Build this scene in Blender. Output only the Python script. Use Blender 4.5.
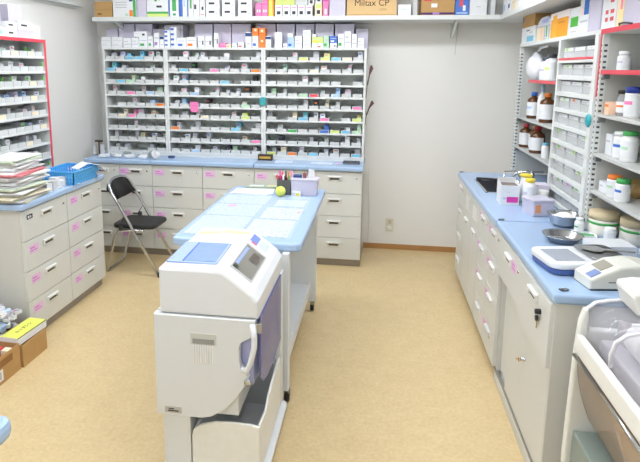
import bpy, bmesh, math, random
from mathutils import Matrix, Vector

for o in list(bpy.data.objects):
    bpy.data.objects.remove(o)
scene = bpy.context.scene
COL = scene.collection
PI = math.pi
random.seed(7)

# ---------------------------------------------------------------- camera
F, PX, PY, PITCH, YAW, ROLL, CAMH = 539.08, 298.56, 160.32, .1678, .1439, .0084, 1.6398
cam = bpy.data.cameras.new('camera')
cam.sensor_fit = 'HORIZONTAL'
cam.sensor_width = 36.0
cam.lens = 36.0 * F / 640.0
cam.shift_x = (320 - PX) / 640.0
cam.shift_y = (PY - 231) / 640.0
cam.clip_start = .05
camo = bpy.data.objects.new('camera', cam)
COL.objects.link(camo)
cy_, sy_, cp_, sp_, cr_, sr_ = math.cos(YAW), math.sin(YAW), math.cos(PITCH), math.sin(PITCH), math.cos(ROLL), math.sin(ROLL)
right0 = Vector((cy_, sy_, 0))
fwd = Vector((-sy_ * cp_, cy_ * cp_, -sp_))
down0 = fwd.cross(right0)
if down0.z > 0:
    down0 = -down0
cam_r = right0 * cr_ - down0 * sr_
cam_d = right0 * sr_ + down0 * cr_
m = Matrix((cam_r, -cam_d, -fwd)).transposed().to_4x4()
m.translation = Vector((0, 0, CAMH))
camo.matrix_world = m
scene.camera = camo

# ---------------------------------------------------------------- world and exposure
world = bpy.data.worlds.new('world')
world.use_nodes = True
world.node_tree.nodes['Background'].inputs[0].default_value = (.8, .85, .9, 1)
world.node_tree.nodes['Background'].inputs[1].default_value = .3
scene.world = world
scene.view_settings.view_transform = 'Standard'
scene.view_settings.look = 'None'
scene.view_settings.gamma = 1.0
scene.view_settings.use_curve_mapping = False
scene.view_settings.exposure = 0.0
LAMP = 19.5
LAMP_COL = (.965, 1.0, 1.06, 1)
try:
    scene.cycles.use_denoising = True
    scene.cycles.max_bounces = 10
    scene.cycles.transparent_max_bounces = 12
except Exception:
    pass

# ---------------------------------------------------------------- materials
def lin(c):
    c = c / 255.0
    return c / 12.92 if c <= .04045 else ((c + .055) / 1.055) ** 2.4
MATS = {}
def M(rgb, rough=.5, metal=0.0, var=.05, scale=30, trans=0.0, alpha=1.0, bump=0.0, spec=None, ior=None, name=None):
    key = (rgb, rough, metal, var, scale, trans, alpha, bump, spec)
    if key in MATS:
        return MATS[key]
    mt = bpy.data.materials.new(name or 'paint_%d_%d_%d' % rgb)
    mt.use_nodes = True
    nt = mt.node_tree
    b = nt.nodes['Principled BSDF']
    col = tuple(lin(v) for v in rgb) + (1,)
    b.inputs['Roughness'].default_value = rough
    b.inputs['Metallic'].default_value = metal
    if spec is not None:
        b.inputs['Specular IOR Level'].default_value = spec
    if trans:
        b.inputs['Transmission Weight'].default_value = trans
        b.inputs['IOR'].default_value = ior or 1.05
    if alpha < 1:
        b.inputs['Alpha'].default_value = alpha
    tc = nt.nodes.new('ShaderNodeTexCoord')
    no = nt.nodes.new('ShaderNodeTexNoise')
    no.inputs['Scale'].default_value = scale
    no.inputs['Detail'].default_value = 4
    nt.links.new(tc.outputs['Object'], no.inputs['Vector'])
    mx = nt.nodes.new('ShaderNodeMix')
    mx.data_type = 'RGBA'
    mx.inputs[6].default_value = tuple(max(0, v * (1 - var)) for v in col[:3]) + (1,)
    mx.inputs[7].default_value = tuple(min(1, v * (1 + var)) for v in col[:3]) + (1,)
    nt.links.new(no.outputs['Fac'], mx.inputs[0])
    nt.links.new(mx.outputs[2], b.inputs['Base Color'])
    if bump:
        bp = nt.nodes.new('ShaderNodeBump')
        bp.inputs['Strength'].default_value = bump
        bp.inputs['Distance'].default_value = .002
        nt.links.new(no.outputs['Fac'], bp.inputs['Height'])
        nt.links.new(bp.outputs['Normal'], b.inputs['Normal'])
    MATS[key] = mt
    return mt

def floor_material():
    mt = bpy.data.materials.new('beige_vinyl_floor')
    mt.use_nodes = True
    nt = mt.node_tree
    b = nt.nodes['Principled BSDF']
    b.inputs['Roughness'].default_value = .42
    tc = nt.nodes.new('ShaderNodeTexCoord')
    n1 = nt.nodes.new('ShaderNodeTexNoise'); n1.inputs['Scale'].default_value = 9; n1.inputs['Detail'].default_value = 8; n1.inputs['Roughness'].default_value = .7
    n2 = nt.nodes.new('ShaderNodeTexNoise'); n2.inputs['Scale'].default_value = 55; n2.inputs['Detail'].default_value = 3
    for n in (n1, n2):
        nt.links.new(tc.outputs['Object'], n.inputs['Vector'])
    add = nt.nodes.new('ShaderNodeMath'); add.operation = 'ADD'
    mul = nt.nodes.new('ShaderNodeMath'); mul.operation = 'MULTIPLY'; mul.inputs[1].default_value = .5
    nt.links.new(n1.outputs['Fac'], add.inputs[0]); nt.links.new(n2.outputs['Fac'], add.inputs[1])
    nt.links.new(add.outputs[0], mul.inputs[0])
    r = nt.nodes.new('ShaderNodeValToRGB')
    r.color_ramp.elements[0].position = .3; r.color_ramp.elements[1].position = .7
    r.color_ramp.elements[0].color = (lin(203), lin(178), lin(131), 1)
    r.color_ramp.elements[1].color = (lin(223), lin(201), lin(156), 1)
    nt.links.new(mul.outputs[0], r.inputs[0]); nt.links.new(r.outputs[0], b.inputs['Base Color'])
    return mt

def print_material(paper, ink, rows, name):
    mt = bpy.data.materials.new(name)
    mt.use_nodes = True
    nt = mt.node_tree
    b = nt.nodes['Principled BSDF']
    b.inputs['Roughness'].default_value = .35
    tc = nt.nodes.new('ShaderNodeTexCoord')
    sep = nt.nodes.new('ShaderNodeSeparateXYZ')
    nt.links.new(tc.outputs['Object'], sep.inputs[0])
    f = nt.nodes.new('ShaderNodeMath'); f.operation = 'MULTIPLY'; f.inputs[1].default_value = rows
    nt.links.new(sep.outputs['Y'], f.inputs[0])
    fr = nt.nodes.new('ShaderNodeMath'); fr.operation = 'FRACT'; nt.links.new(f.outputs[0], fr.inputs[0])
    lt = nt.nodes.new('ShaderNodeMath'); lt.operation = 'LESS_THAN'; lt.inputs[1].default_value = .45
    nt.links.new(fr.outputs[0], lt.inputs[0])
    mp = nt.nodes.new('ShaderNodeMapping'); mp.inputs['Scale'].default_value = (60, rows, 1)
    nt.links.new(tc.outputs['Object'], mp.inputs['Vector'])
    no = nt.nodes.new('ShaderNodeTexNoise'); no.inputs['Scale'].default_value = 1.0; no.inputs['Detail'].default_value = 2
    nt.links.new(mp.outputs[0], no.inputs['Vector'])
    gt = nt.nodes.new('ShaderNodeMath'); gt.operation = 'GREATER_THAN'; gt.inputs[1].default_value = .47
    nt.links.new(no.outputs['Fac'], gt.inputs[0])
    mu = nt.nodes.new('ShaderNodeMath'); mu.operation = 'MULTIPLY'
    nt.links.new(lt.outputs[0], mu.inputs[0]); nt.links.new(gt.outputs[0], mu.inputs[1])
    mx = nt.nodes.new('ShaderNodeMix'); mx.data_type = 'RGBA'
    mx.inputs[6].default_value = tuple(lin(v) for v in paper) + (1,)
    mx.inputs[7].default_value = tuple(lin(v) for v in ink) + (1,)
    nt.links.new(mu.outputs[0], mx.inputs[0]); nt.links.new(mx.outputs[2], b.inputs['Base Color'])
    return mt

COLR = dict(white=(234, 236, 239), grey=(196, 198, 204), green=(70, 170, 90), black=(45, 48, 52), purple=(165, 130, 200), navy=(50, 75, 130),
            blue=(60, 110, 200), orange=(240, 130, 45), orange2=(225, 105, 25), pink=(244, 130, 185), cream=(240, 228, 200), cyan=(120, 205, 225),
            red=(220, 75, 85), yellow=(245, 222, 70), paleblue=(175, 205, 238), lime=(212, 228, 130), palegreen=(185, 222, 190),
            kraft=(190, 150, 95), lavender=(206, 202, 220), palegrey=(216, 218, 220), teal=(40, 165, 175), magenta=(225, 60, 165), brown=(120, 75, 35), skyblue=(120, 195, 225))
def C(n, rough=.45):
    return M(COLR[n], rough, name=n + '_card')

WALLM = M((236, 235, 231), .85, var=.03, scale=120, bump=.25, name='wallpaper')
CEILM = M((238, 238, 235), .9, name='ceiling_board')
FLOORM = floor_material()
BLUE = M((166, 192, 224), .22, var=.015, scale=4, name='blue_laminate')
CAB = M((215, 216, 211), .4, var=.015, scale=6, name='ivory_cabinet_paint')
CABSIDE = M((208, 208, 202), .45, var=.015, scale=6, name='ivory_cabinet_side')
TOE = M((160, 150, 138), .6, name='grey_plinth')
HANDLE = M((229, 229, 224), .35, name='white_plastic_handle')
DARK = M((92, 88, 80), .6, name='handle_recess_shade')
BLACK = M((28, 28, 30), .45, name='black_plastic')
STEEL = M((190, 192, 195), .22, metal=1.0, var=.04, name='brushed_steel')
CHROME = M((205, 207, 210), .15, metal=1.0, name='chrome_tube')
BRASS = M((190, 160, 95), .35, metal=.9, name='key_metal')
PINKL = M((234, 190, 229), .6, name='pink_label')
RACKW = M((221, 224, 222), .4, var=.015, name='white_rack_paint')
RACKB = M((224, 228, 224), .6, name='rack_back_panel')
REDP = M((222, 72, 88), .4, name='red_edge_paint')
BROWNW = M((182, 134, 82), .5, var=.1, scale=12, name='brown_baseboard')
MACH = M((229, 232, 235), .35, var=.01, name='white_machine_plastic')
MACHG = M((225, 228, 229), .4, var=.01, name='offwhite_machine_plastic')
KRAFT = M((190, 150, 95), .75, var=.08, scale=25, name='kraft_cardboard')
AMBER = M((92, 52, 18), .12, var=.05, spec=.7, name='amber_glass')
HOLE = M((70, 72, 70), .8, name='slot_hole')

# ---------------------------------------------------------------- mesh helpers
class B:
    def __init__(s):
        s.bm = bmesh.new(); s.mats = []
    def mi(s, m):
        if m not in s.mats:
            s.mats.append(m)
        return s.mats.index(m)
    def box(s, x0, x1, y0, y1, z0, z1, m, bev=0.0, seg=2, rot=None):
        x0, x1 = min(x0, x1), max(x0, x1); y0, y1 = min(y0, y1), max(y0, y1); z0, z1 = min(z0, z1), max(z0, z1)
        mat = Matrix.Translation(((x0 + x1) / 2, (y0 + y1) / 2, (z0 + z1) / 2))
        if rot is not None:
            mat = mat @ rot
        mat = mat @ Matrix.Diagonal((x1 - x0, y1 - y0, z1 - z0, 1))
        r = bmesh.ops.create_cube(s.bm, size=1.0, matrix=mat)
        fs = set(f for v in r['verts'] for f in v.link_faces)
        i = s.mi(m)
        for f in fs:
            f.material_index = i
        if bev:
            es = list(set(e for v in r['verts'] for e in v.link_edges))
            rb = bmesh.ops.bevel(s.bm, geom=es, offset=bev, segments=seg, profile=.5, affect='EDGES', clamp_overlap=True)
            for f in rb['faces']:
                f.material_index = i
        return s
    def prism(s, poly, axis, a0, a1, m, bev=0.0):
        """poly: 2-D outline; axis 'y': (x,z) extruded along y, 'x': (y,z) along x, 'z': (x,y) along z"""
        def P(p, a):
            return {'y': (p[0], a, p[1]), 'x': (a, p[0], p[1]), 'z': (p[0], p[1], a)}[axis]
        va = [s.bm.verts.new(P(p, a0)) for p in poly]
        vb = [s.bm.verts.new(P(p, a1)) for p in poly]
        i = s.mi(m); n = len(poly)
        fs = [s.bm.faces.new(va[::-1]), s.bm.faces.new(vb)]
        fs += [s.bm.faces.new((va[k], va[(k + 1) % n], vb[(k + 1) % n], vb[k])) for k in range(n)]
        for f in fs:
            f.material_index = i
        bmesh.ops.recalc_face_normals(s.bm, faces=fs)
        if bev:
            es = list(set(list(fs[0].edges) + list(fs[1].edges)))
            rb = bmesh.ops.bevel(s.bm, geom=es, offset=bev, segments=2, profile=.5, affect='EDGES', clamp_overlap=True)
            for f in rb['faces']:
                f.material_index = i
        return s
    def lathe(s, prof, m, n=20, c=(0, 0, 0), axis='z'):
        i = s.mi(m); rings = []
        for r, z in prof:
            if r < 1e-6:
                p = (0, 0, z); ring = [p]
            else:
                ring = [(r * math.cos(2 * PI * k / n), r * math.sin(2 * PI * k / n), z) for k in range(n)]
            if axis == 'x':
                ring = [(p[2], p[0], p[1]) for p in ring]
            if axis == 'y':
                ring = [(p[0], p[2], p[1]) for p in ring]
            rings.append([s.bm.verts.new((p[0] + c[0], p[1] + c[1], p[2] + c[2])) for p in ring])
        fs = []
        for a, b in zip(rings, rings[1:]):
            if len(a) == 1 and len(b) == 1:
                continue
            for k in range(n):
                if len(a) == 1:
                    fs.append(s.bm.faces.new((a[0], b[k], b[(k + 1) % n])))
                elif len(b) == 1:
                    fs.append(s.bm.faces.new((a[k], a[(k + 1) % n], b[0])))
                else:
                    fs.append(s.bm.faces.new((a[k], a[(k + 1) % n], b[(k + 1) % n], b[k])))
        for f in fs:
            f.material_index = i; f.smooth = True
        bmesh.ops.recalc_face_normals(s.bm, faces=fs)
        return s
    def tube(s, pts, r, m, n=8, cap=True):
        pts = [Vector(p) for p in pts]; i = s.mi(m); rings = []
        up = Vector((0, 0, 1))
        prev = None
        for k, p in enumerate(pts):
            if k == 0: t = pts[1] - p
            elif k == len(pts) - 1: t = p - pts[k - 1]
            else: t = (pts[k + 1] - p).normalized() + (p - pts[k - 1]).normalized()
            t.normalize()
            if prev is None:
                a = t.cross(up if abs(t.z) < .9 else Vector((1, 0, 0))).normalized()
            else:
                a = (prev - t * prev.dot(t)).normalized()
            prev = a; b = t.cross(a)
            rings.append([s.bm.verts.new(p + (a * math.cos(2 * PI * q / n) + b * math.sin(2 * PI * q / n)) * r) for q in range(n)])
        fs = []
        for a, b in zip(rings, rings[1:]):
            for q in range(n):
                fs.append(s.bm.faces.new((a[q], a[(q + 1) % n], b[(q + 1) % n], b[q])))
        if cap:
            fs += [s.bm.faces.new(rings[0][::-1]), s.bm.faces.new(rings[-1])]
        for f in fs:
            f.material_index = i; f.smooth = True
        bmesh.ops.recalc_face_normals(s.bm, faces=fs)
        return s
    def mesh(s, name):
        me = bpy.data.meshes.new(name)
        s.bm.to_mesh(me); s.bm.free()
        for m in s.mats:
            me.materials.append(m)
        return me
    def build(s, name, parent=None, loc=(0, 0, 0), rotz=0.0, kind=None):
        return link(name, s.mesh(name), parent, loc, rotz, kind)

def link(name, data, parent=None, loc=(0, 0, 0), rotz=0.0, kind=None):
    o = bpy.data.objects.new(name, data)
    COL.objects.link(o)
    o.location = loc; o.rotation_euler = (0, 0, rotz)
    if parent is not None:
        o.parent = parent
    if kind:
        o['kind'] = kind
    return o
def tag(o, label, cat, group=None):
    o['label'] = label; o['category'] = cat
    if group: o['group'] = group
    return o
def thing(name, label, cat, loc=(0, 0, 0), rotz=0.0, group=None):
    return tag(link(name, None, None, loc, rotz), label, cat, group)

def carton_mesh(w, d, h, base, prints=(), name='carton'):
    """box with x -w/2..w/2, y 0..d (front at y=0), z 0..h; prints: (face, u0, u1, v0, v1, material), flat print on a face"""
    bm = bmesh.new(); mats = [base]
    faces = {'F': ((-w / 2, 0, 0), (w, 0, 0), (0, 0, h)), 'K': ((w / 2, d, 0), (-w, 0, 0), (0, 0, h)),
             'L': ((-w / 2, d, 0), (0, -d, 0), (0, 0, h)), 'R': ((w / 2, 0, 0), (0, d, 0), (0, 0, h)),
             'T': ((-w / 2, 0, h), (w, 0, 0), (0, d, 0)), 'U': ((-w / 2, d, 0), (w, 0, 0), (0, -d, 0))}
    for key, (o, du, dv) in faces.items():
        pr = [p for p in prints if p[0] == key]
        us = sorted(set([0., 1.] + [p[1] for p in pr] + [p[2] for p in pr]))
        vs = sorted(set([0., 1.] + [p[3] for p in pr] + [p[4] for p in pr]))
        o, du, dv = Vector(o), Vector(du), Vector(dv)
        g = [[bm.verts.new(o + du * u + dv * v) for u in us] for v in vs]
        for a in range(len(vs) - 1):
            for b in range(len(us) - 1):
                f = bm.faces.new((g[a][b], g[a][b + 1], g[a + 1][b + 1], g[a + 1][b]))
                uc, vc = (us[b] + us[b + 1]) / 2, (vs[a] + vs[a + 1]) / 2
                m = base
                for p in pr:
                    if p[1] < uc < p[2] and p[3] < vc < p[4]:
                        m = p[5]
                if m not in mats:
                    mats.append(m)
                f.material_index = mats.index(m)
    bmesh.ops.remove_doubles(bm, verts=bm.verts, dist=1e-6)
    me = bpy.data.meshes.new(name)
    bm.to_mesh(me); bm.free()
    for m in mats:
        me.materials.append(m)
    return me
CMESH = {}
def carton(name, label, cat, loc, rotz, w, d, h, base, prints=(), group=None, parent=None):
    key = (round(w, 4), round(d, 4), round(h, 4), base.name, tuple((p[0], p[1], p[2], p[3], p[4], p[5].name) for p in prints))
    me = CMESH.get(key)
    if me is None:
        me = CMESH[key] = carton_mesh(w, d, h, base, prints, name)
    o = link(name, me, parent, loc, rotz)
    if label:
        tag(o, label, cat, group)
    return o
def text_mesh(body, size, mat, extrude=.0004):
    cu = bpy.data.curves.new('lettering', 'FONT')
    cu.body = body; cu.size = size; cu.extrude = extrude; cu.align_x = 'CENTER'; cu.align_y = 'CENTER'
    o = bpy.data.objects.new('lettering', cu)
    COL.objects.link(o)
    dg = bpy.context.evaluated_depsgraph_get()
    me = bpy.data.meshes.new_from_object(o.evaluated_get(dg))
    bpy.data.objects.remove(o)
    me.materials.clear(); me.materials.append(mat)
    return me
ORD = ['first', 'second', 'third', 'fourth', 'fifth', 'sixth', 'seventh', 'eighth', 'ninth', 'tenth', 'eleventh', 'twelfth', 'thirteenth',
       'fourteenth', 'fifteenth', 'sixteenth', 'seventeenth', 'eighteenth', 'nineteenth', 'twentieth', 'twenty-first', 'twenty-second', 'twenty-third', 'twenty-fourth',
       'twenty-fifth', 'twenty-sixth', 'twenty-seventh', 'twenty-eighth', 'twenty-ninth', 'thirtieth', 'thirty-first', 'thirty-second', 'thirty-third', 'thirty-fourth',
       'thirty-fifth', 'thirty-sixth', 'thirty-seventh', 'thirty-eighth', 'thirty-ninth', 'fortieth']
RZ_BACK, RZ_RIGHT, RZ_LEFT = 0.0, -PI / 2, PI / 2

# ---------------------------------------------------------------- room shell
XL, XR, YB, YF, ZC = -2.63, 1.37, 4.876, -1.3, 2.62
B().box(XL - .1, XR + .1, YF - .1, YB + .1, -.1, 0, FLOORM).build('floor', kind='structure')
B().box(XL - .1, XR + .1, YF - .1, YB + .1, ZC, ZC + .1, CEILM).build('ceiling', kind='structure')
B().box(XL - .1, XR + .1, YB, YB + .1, 0, ZC, WALLM).build('wall_back', kind='structure')
B().box(XL - .1, XL, YF, YB, 0, ZC, WALLM).build('wall_left', kind='structure')
B().box(XR, XR + .1, YF, YB, 0, ZC, WALLM).build('wall_right', kind='structure')
B().box(XL - .1, XR + .1, YF - .1, YF, 0, ZC, WALLM).build('wall_front', kind='structure')
B().box(-.09, XR, YB - .008, YB, 0, .049, BROWNW, .002).build('baseboard_back', kind='structure')
B().box(XL, XL + .008, 3.75, YB - .6, 0, .049, BROWNW, .002).build('baseboard_left', kind='structure')

# ceiling fluorescent fixtures (above the picture); last one added as frontal fill
def emission(strength):
    mt = bpy.data.materials.new('lamp_diffuser'); mt.use_nodes = True
    nt = mt.node_tree; nt.nodes.clear()
    e = nt.nodes.new('ShaderNodeEmission'); e.inputs[0].default_value = LAMP_COL; e.inputs[1].default_value = strength
    o = nt.nodes.new('ShaderNodeOutputMaterial'); nt.links.new(e.outputs[0], o.inputs[0])
    return mt
EMI = emission(LAMP)
for i, (lx, ly) in enumerate([(-1.45, 1.6), (.1, 1.6), (-1.45, 3.45), (.1, 3.45), (-.67, -.75)]):
    t = thing('ceiling_light', 'long white fluorescent ceiling light, %s row from back wall, %s' % (['second', 'first', 'third'][i // 2], ['left side', 'right side'][i % 2] if i < 4 else 'added for frontal light'), 'ceiling light', (lx, ly, ZC - .07), 0, 'ceiling lights')
    B().box(-.64, .64, -.17, .17, .02, .07, RACKW, .008).build('housing', t)
    B().box(-.6, .6, -.14, .14, .0, .02, EMI, .004).build('diffuser', t)

# ---------------------------------------------------------------- drawer cabinets
def handle_mesh():
    b = B()
    b.box(-.056, .056, -.004, 0, -.020, .020, HANDLE, .003)
    b.box(-.058, .058, -.016, -.002, .006, .020, HANDLE, .005)
    b.box(-.038, .038, -.0065, -.003, -.012, .007, DARK, .001)  # flat dark slab: shade of the grip recess put into its colour
    b.box(-.058, -.044, -.012, -.002, -.017, .018, HANDLE, .004)
    b.box(.044, .058, -.012, -.002, -.017, .018, HANDLE, .004)
    return b.mesh('handle')
HMESH = handle_mesh()
LOCKM = B().lathe([(0, -.006), (.006, -.006), (.007, 0), (.007, .002)], STEEL, 10, axis='y').mesh('lock')
LBL = carton_mesh(.086, .0008, .05, PINKL, [('F', .1, .6, .55, .75, M((205, 140, 200), .6)), ('F', .1, .85, .25, .4, M((205, 140, 200), .6))], 'name_label')
rot_left = False
def drawer(parent, x0, x1, z0, z1, y=0.0, label=None, lock=None, th=.02, lblz=0, handle=True):
    d = B().box(x0 + .002, x1 - .002, y, y + th, z0 + .002, z1 - .002, CAB, .0025).build('drawer', parent)
    xc = (x0 + x1) / 2
    hz = z0 + (z1 - z0) * .70
    if handle:
        link('handle', HMESH, d, (xc, y, hz))
    if label == 'L':
        link('name_label', LBL, d, (x0 + (.085 if rot_left else .065), y - .0008, hz - .03))
    elif label:
        link('name_label', LBL, d, (label, y - .0008, hz - .03))
    if lock:
        link('lock', LOCKM, d, (x1 - .045, y, hz + .004))
    return d
DZ = [.066, .253, .440, .627, .814]
def cabinet(label, w, depth, loc, rotz, labelled=(1, 1, 1, 1), group=None, lock=True, wide_label=True):
    t = thing('drawer_cabinet', label, 'cabinet', loc, rotz, group)
    B().box(.001, w - .001, .02, depth, .06, .818, CABSIDE).build('body', t)
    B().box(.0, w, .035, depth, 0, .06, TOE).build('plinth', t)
    for k in range(4):
        x = False
        if labelled[k]:
            x = 'L' if w > .35 else .045
        drawer(t, 0, w, DZ[k], DZ[k + 1], 0, x, lock and k == 3)
    return t
YC = 4.333
xs = [-2.500, -2.203, -1.903, -1.453, -1.003, -.553, -.103]
desc = ['narrow ivory drawer cabinet at left end, half hidden behind left counter', 'narrow ivory drawer cabinet behind the black folding chair',
        'wide ivory drawer cabinet under middle rack, just right of folding chair', 'wide ivory drawer cabinet behind the left edge of the blue table',
        'wide ivory drawer cabinet behind the pen pot on the table', 'rightmost ivory drawer cabinet of the back wall, beside bare wall']
labs = [(0, 0, 0, 0), (1, 1, 1, 1), (1, 1, 1, 1), (1, 1, 1, 1), (1, 1, 1, 1), (0, 0, 0, 0)]
for i in range(6):
    cabinet(desc[i], xs[i + 1] - xs[i], .52, (xs[i], YC, 0), RZ_BACK, labs[i], 'drawer cabinets along the back wall')
def worktop(name, label, x0, x1, y0, y1, loc=(0, 0, 0), rotz=0, z0=.818, z1=.858, group=None):
    o = B().box(x0, x1, y0, y1, z0, z1, BLUE, .012, 3).build(name, None, loc, rotz)
    return tag(o, label, 'worktop', group)
worktop('worktop', 'short light blue worktop under left rack bay, crowded with plastic bags', -2.52, -1.9045, 4.313, 4.874, group='blue worktops')
worktop('worktop', 'light blue worktop length under the middle rack bay', -1.9035, -1.0045, 4.313, 4.874, group='blue worktops')
worktop('worktop', 'light blue worktop length under the right rack bay, with dark tray', -1.0035, -.095, 4.313, 4.874, group='blue worktops')

# left counter (drawers face +x)
XLF = -2.012
rot_left = True
t = cabinet('ivory left drawer cabinet nearest the camera, with two-part black slide sign', .455, .58, (XLF, 2.757, 0), RZ_LEFT, (1, 1, 1, 0), 'drawer cabinets of the left counter')
sg = carton('slide_sign', None, None, (.065, -.003, .755), 0, .05, .003, .026, BLACK, [('F', .1, .42, .2, .8, C('white')), ('F', .55, .75, .25, .75, C('white'))], parent=t)
sg['label'] = 'black slide sign'
cabinet('ivory left drawer cabinet at the far end, under the blue basket', .455, .58, (XLF, 3.212, 0), RZ_LEFT, (1, 1, 1, 1), 'drawer cabinets of the left counter')
o = B().box(XL + .005, -1.995, 2.733, 3.692, .818, .858, BLUE, .012, 3).build('worktop')
tag(o, 'light blue worktop of the left counter under papers and basket', 'worktop', 'blue worktops')

# right counter (drawers face -x; local x runs towards the camera)
XRF = .657
rot_left = False
cabinet('narrow ivory drawer cabinet at far end of the right counter', .29, .68, (XRF, 4.275, 0), RZ_RIGHT, (0, 0, 0, 1), 'drawer cabinets of the right counter', lock=False)
t = thing('sink_cabinet', 'ivory sink cabinet with two louvred doors', 'cabinet', (XRF, 3.983, 0), RZ_RIGHT)
B().box(.001, .569, .02, .68, .06, .69, CABSIDE).build('body', t)
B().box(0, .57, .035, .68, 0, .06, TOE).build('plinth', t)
for k in range(2):
    d = B().box(k * .285 + .002, k * .285 + .283, 0, .02, .068, .812, CAB, .0025).build('door', t)
    link('handle', HMESH, d, (k * .285 + .1425, 0, .585))
    for q in range(6):
        B().box(k * .285 + .07, k * .285 + .215, -.006, 0, .675 + q * .015, .682 + q * .015, HANDLE, .002).build('louvre', d)
cabinet('narrow ivory drawer cabinet next to the louvred sink doors', .303, .68, (XRF, 3.411, 0), RZ_RIGHT, (0, 1, 1, 1), 'drawer cabinets of the right counter')
cabinet('narrow ivory drawer cabinet next to the sliding door cabinet', .303, .68, (XRF, 3.107, 0), RZ_RIGHT, (1, 1, 1, 1), 'drawer cabinets of the right counter')
t = thing('sliding_door_cabinet', 'ivory cabinet with two top drawers, sliding doors and hanging keys', 'cabinet', (XRF, 2.802, 0), RZ_RIGHT)
W2 = .868
b = B()
b.box(0, W2 - .015, .09, .68, .06, .818, CABSIDE)
b.box(W2 - .02, W2, .0, .68, .0, .818, CABSIDE, .002)
b.box(0, .018, .02, .09, .06, .63, CABSIDE)
b.box(0, W2 - .02, .02, .09, .61, .818, CABSIDE)
b.build('body', t)
B().box(0, W2 - .02, .01, .68, 0, .05, CABSIDE, .004).build('plinth', t)
B().box(.018, W2 - .02, .012, .03, .05, .062, STEEL, .002).build('door_track', t)
drawer(t, 0, .434, .60, .814, -.008, .31, True)
d2 = drawer(t, .434, W2 - .004, .56, .814, -.016, None, False, th=.03, handle=False)
link('handle', HMESH, d2, (.66, -.016, .765))
kl = B().lathe([(0, -.02), (.010, -.02), (.011, -.012), (.011, 0)], BLACK, 12, axis='y', c=(.757, -.016, .735)).build('lock', d2)
kl['label'] = 'black key lock with hanging key'
b = B(); b.lathe([(0, -.008), (.012, -.008), (.012, 0), (0, 0)], BLACK, 12, axis='y', c=(.742, -.020, .702)); b.box(.739, .745, -.024, -.021, .66, .695, BRASS, .001)
b.build('key', d2)
dd = B().box(.02, .44, .038, .052, .064, .612, CAB, .002).build('sliding_door', t)
dd = B().box(.2, W2 - .022, .018, .034, .064, .612, CAB, .002).build('sliding_door', t)
b = B(); b.lathe([(0, -.02), (.008, -.02), (.009, 0)], STEEL, 10, axis='y', c=(.50, .018, .395)); b.box(.44, .495, -.006, -.003, .375, .381, BRASS, .001, rot=Matrix.Rotation(-.5, 4, 'Y')); b.lathe([(0, -.003), (.010, -.003), (.010, 0), (0, 0)], BRASS, 10, axis='y', c=(.49, -.004, .388))
b.build('key', dd)
# worktops on the right, the far one cut out for the sink
SX0, SX1, SY0, SY1 = .715, 1.0, 3.56, 3.975
b = B()
bm = b.bm
xsn = [.643, SX0, SX1, XR - .01]; ysn = [2.8895, SY0, SY1, 4.285]
i = b.mi(BLUE)
g = {}
for zz in (.818, .858):
    for a in range(4):
        for c in range(4):
            g[a, c, zz] = bm.verts.new((xsn[a], ysn[c], zz))
for a in range(3):
    for c in range(3):
        if (a, c) == (1, 1):
            continue
        bm.faces.new((g[a, c, .858], g[a + 1, c, .858], g[a + 1, c + 1, .858], g[a, c + 1, .858]))
        bm.faces.new((g[a, c, .818], g[a, c + 1, .818], g[a + 1, c + 1, .818], g[a + 1, c, .818]))
ring = [(0, 0), (1, 0), (2, 0), (3, 0), (3, 1), (3, 2), (3, 3), (2, 3), (1, 3), (0, 3), (0, 2), (0, 1)]
for p, q in zip(ring, ring[1:] + ring[:1]):
    bm.faces.new((g[p[0], p[1], .818], g[q[0], q[1], .818], g[q[0], q[1], .858], g[p[0], p[1], .858]))
hole = [(1, 1), (2, 1), (2, 2), (1, 2)]
for p, q in zip(hole, hole[1:] + hole[:1]):
    bm.faces.new((g[q[0], q[1], .818], g[p[0], p[1], .818], g[p[0], p[1], .858], g[q[0], q[1], .858]))
bmesh.ops.recalc_face_normals(bm, faces=bm.faces)
es = [e for e in bm.edges if all(abs(v.co.x - .643) < 1e-5 and v.co.z > .85 for v in e.verts)]
bmesh.ops.bevel(bm, geom=es, offset=.012, segments=3, profile=.5, affect='EDGES')
tag(b.build('worktop'), 'light blue worktop at the far right with a sink cut into it', 'worktop', 'blue worktops')
o = B().box(.643, XR - .01, 1.925, 2.8885, .818, .858, BLUE, .012, 3).build('worktop')
tag(o, 'light blue worktop at near right under scale and label printer', 'worktop', 'blue worktops')
# sink
t = thing('sink', 'small stainless steel sink set in the right worktop', 'sink', ((SX0 + SX1) / 2, (SY0 + SY1) / 2, .858))
b = B()
e = .012; hx, hy = (SX1 - SX0) / 2 - .001, (SY1 - SY0) / 2 - .001
b.box(-hx, -hx + e, -hy, hy, -.15, .003, STEEL); b.box(hx - e, hx, -hy, hy, -.15, .003, STEEL)
b.box(-hx, hx, -hy, -hy + e, -.15, .003, STEEL); b.box(-hx, hx, hy - e, hy, -.15, .003, STEEL); b.box(-hx, hx, -hy, hy, -.16, -.15, STEEL)
b.build('basin', t)
B().lathe([(0, .002), (.03, .002), (.034, 0)], CHROME, 16, c=(0, 0, -.15)).build('drain', t)
t = thing('faucet', 'low chrome faucet beside the sink', 'faucet', (1.02, 3.66, .858))
B().lathe([(0, 0), (.022, 0), (.022, .02), (.014, .03), (.014, .12), (0, .12)], CHROME, 14).build('post', t)
B().tube([(0, 0, .11), (-.03, .01, .13), (-.09, .02, .115), (-.12, .02, .09)], .009, CHROME).build('spout', t)
B().box(-.01, .07, -.008, .008, .12, .135, CHROME, .004).build('lever', t)
tag(B().tube([(.73, 3.985, .868), (.80, 3.95, .874), (.90, 3.90, .876)], .009, BLACK, 8).build('black_utensil'), 'black handled utensil lying across the sink corner', 'utensil')

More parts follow.
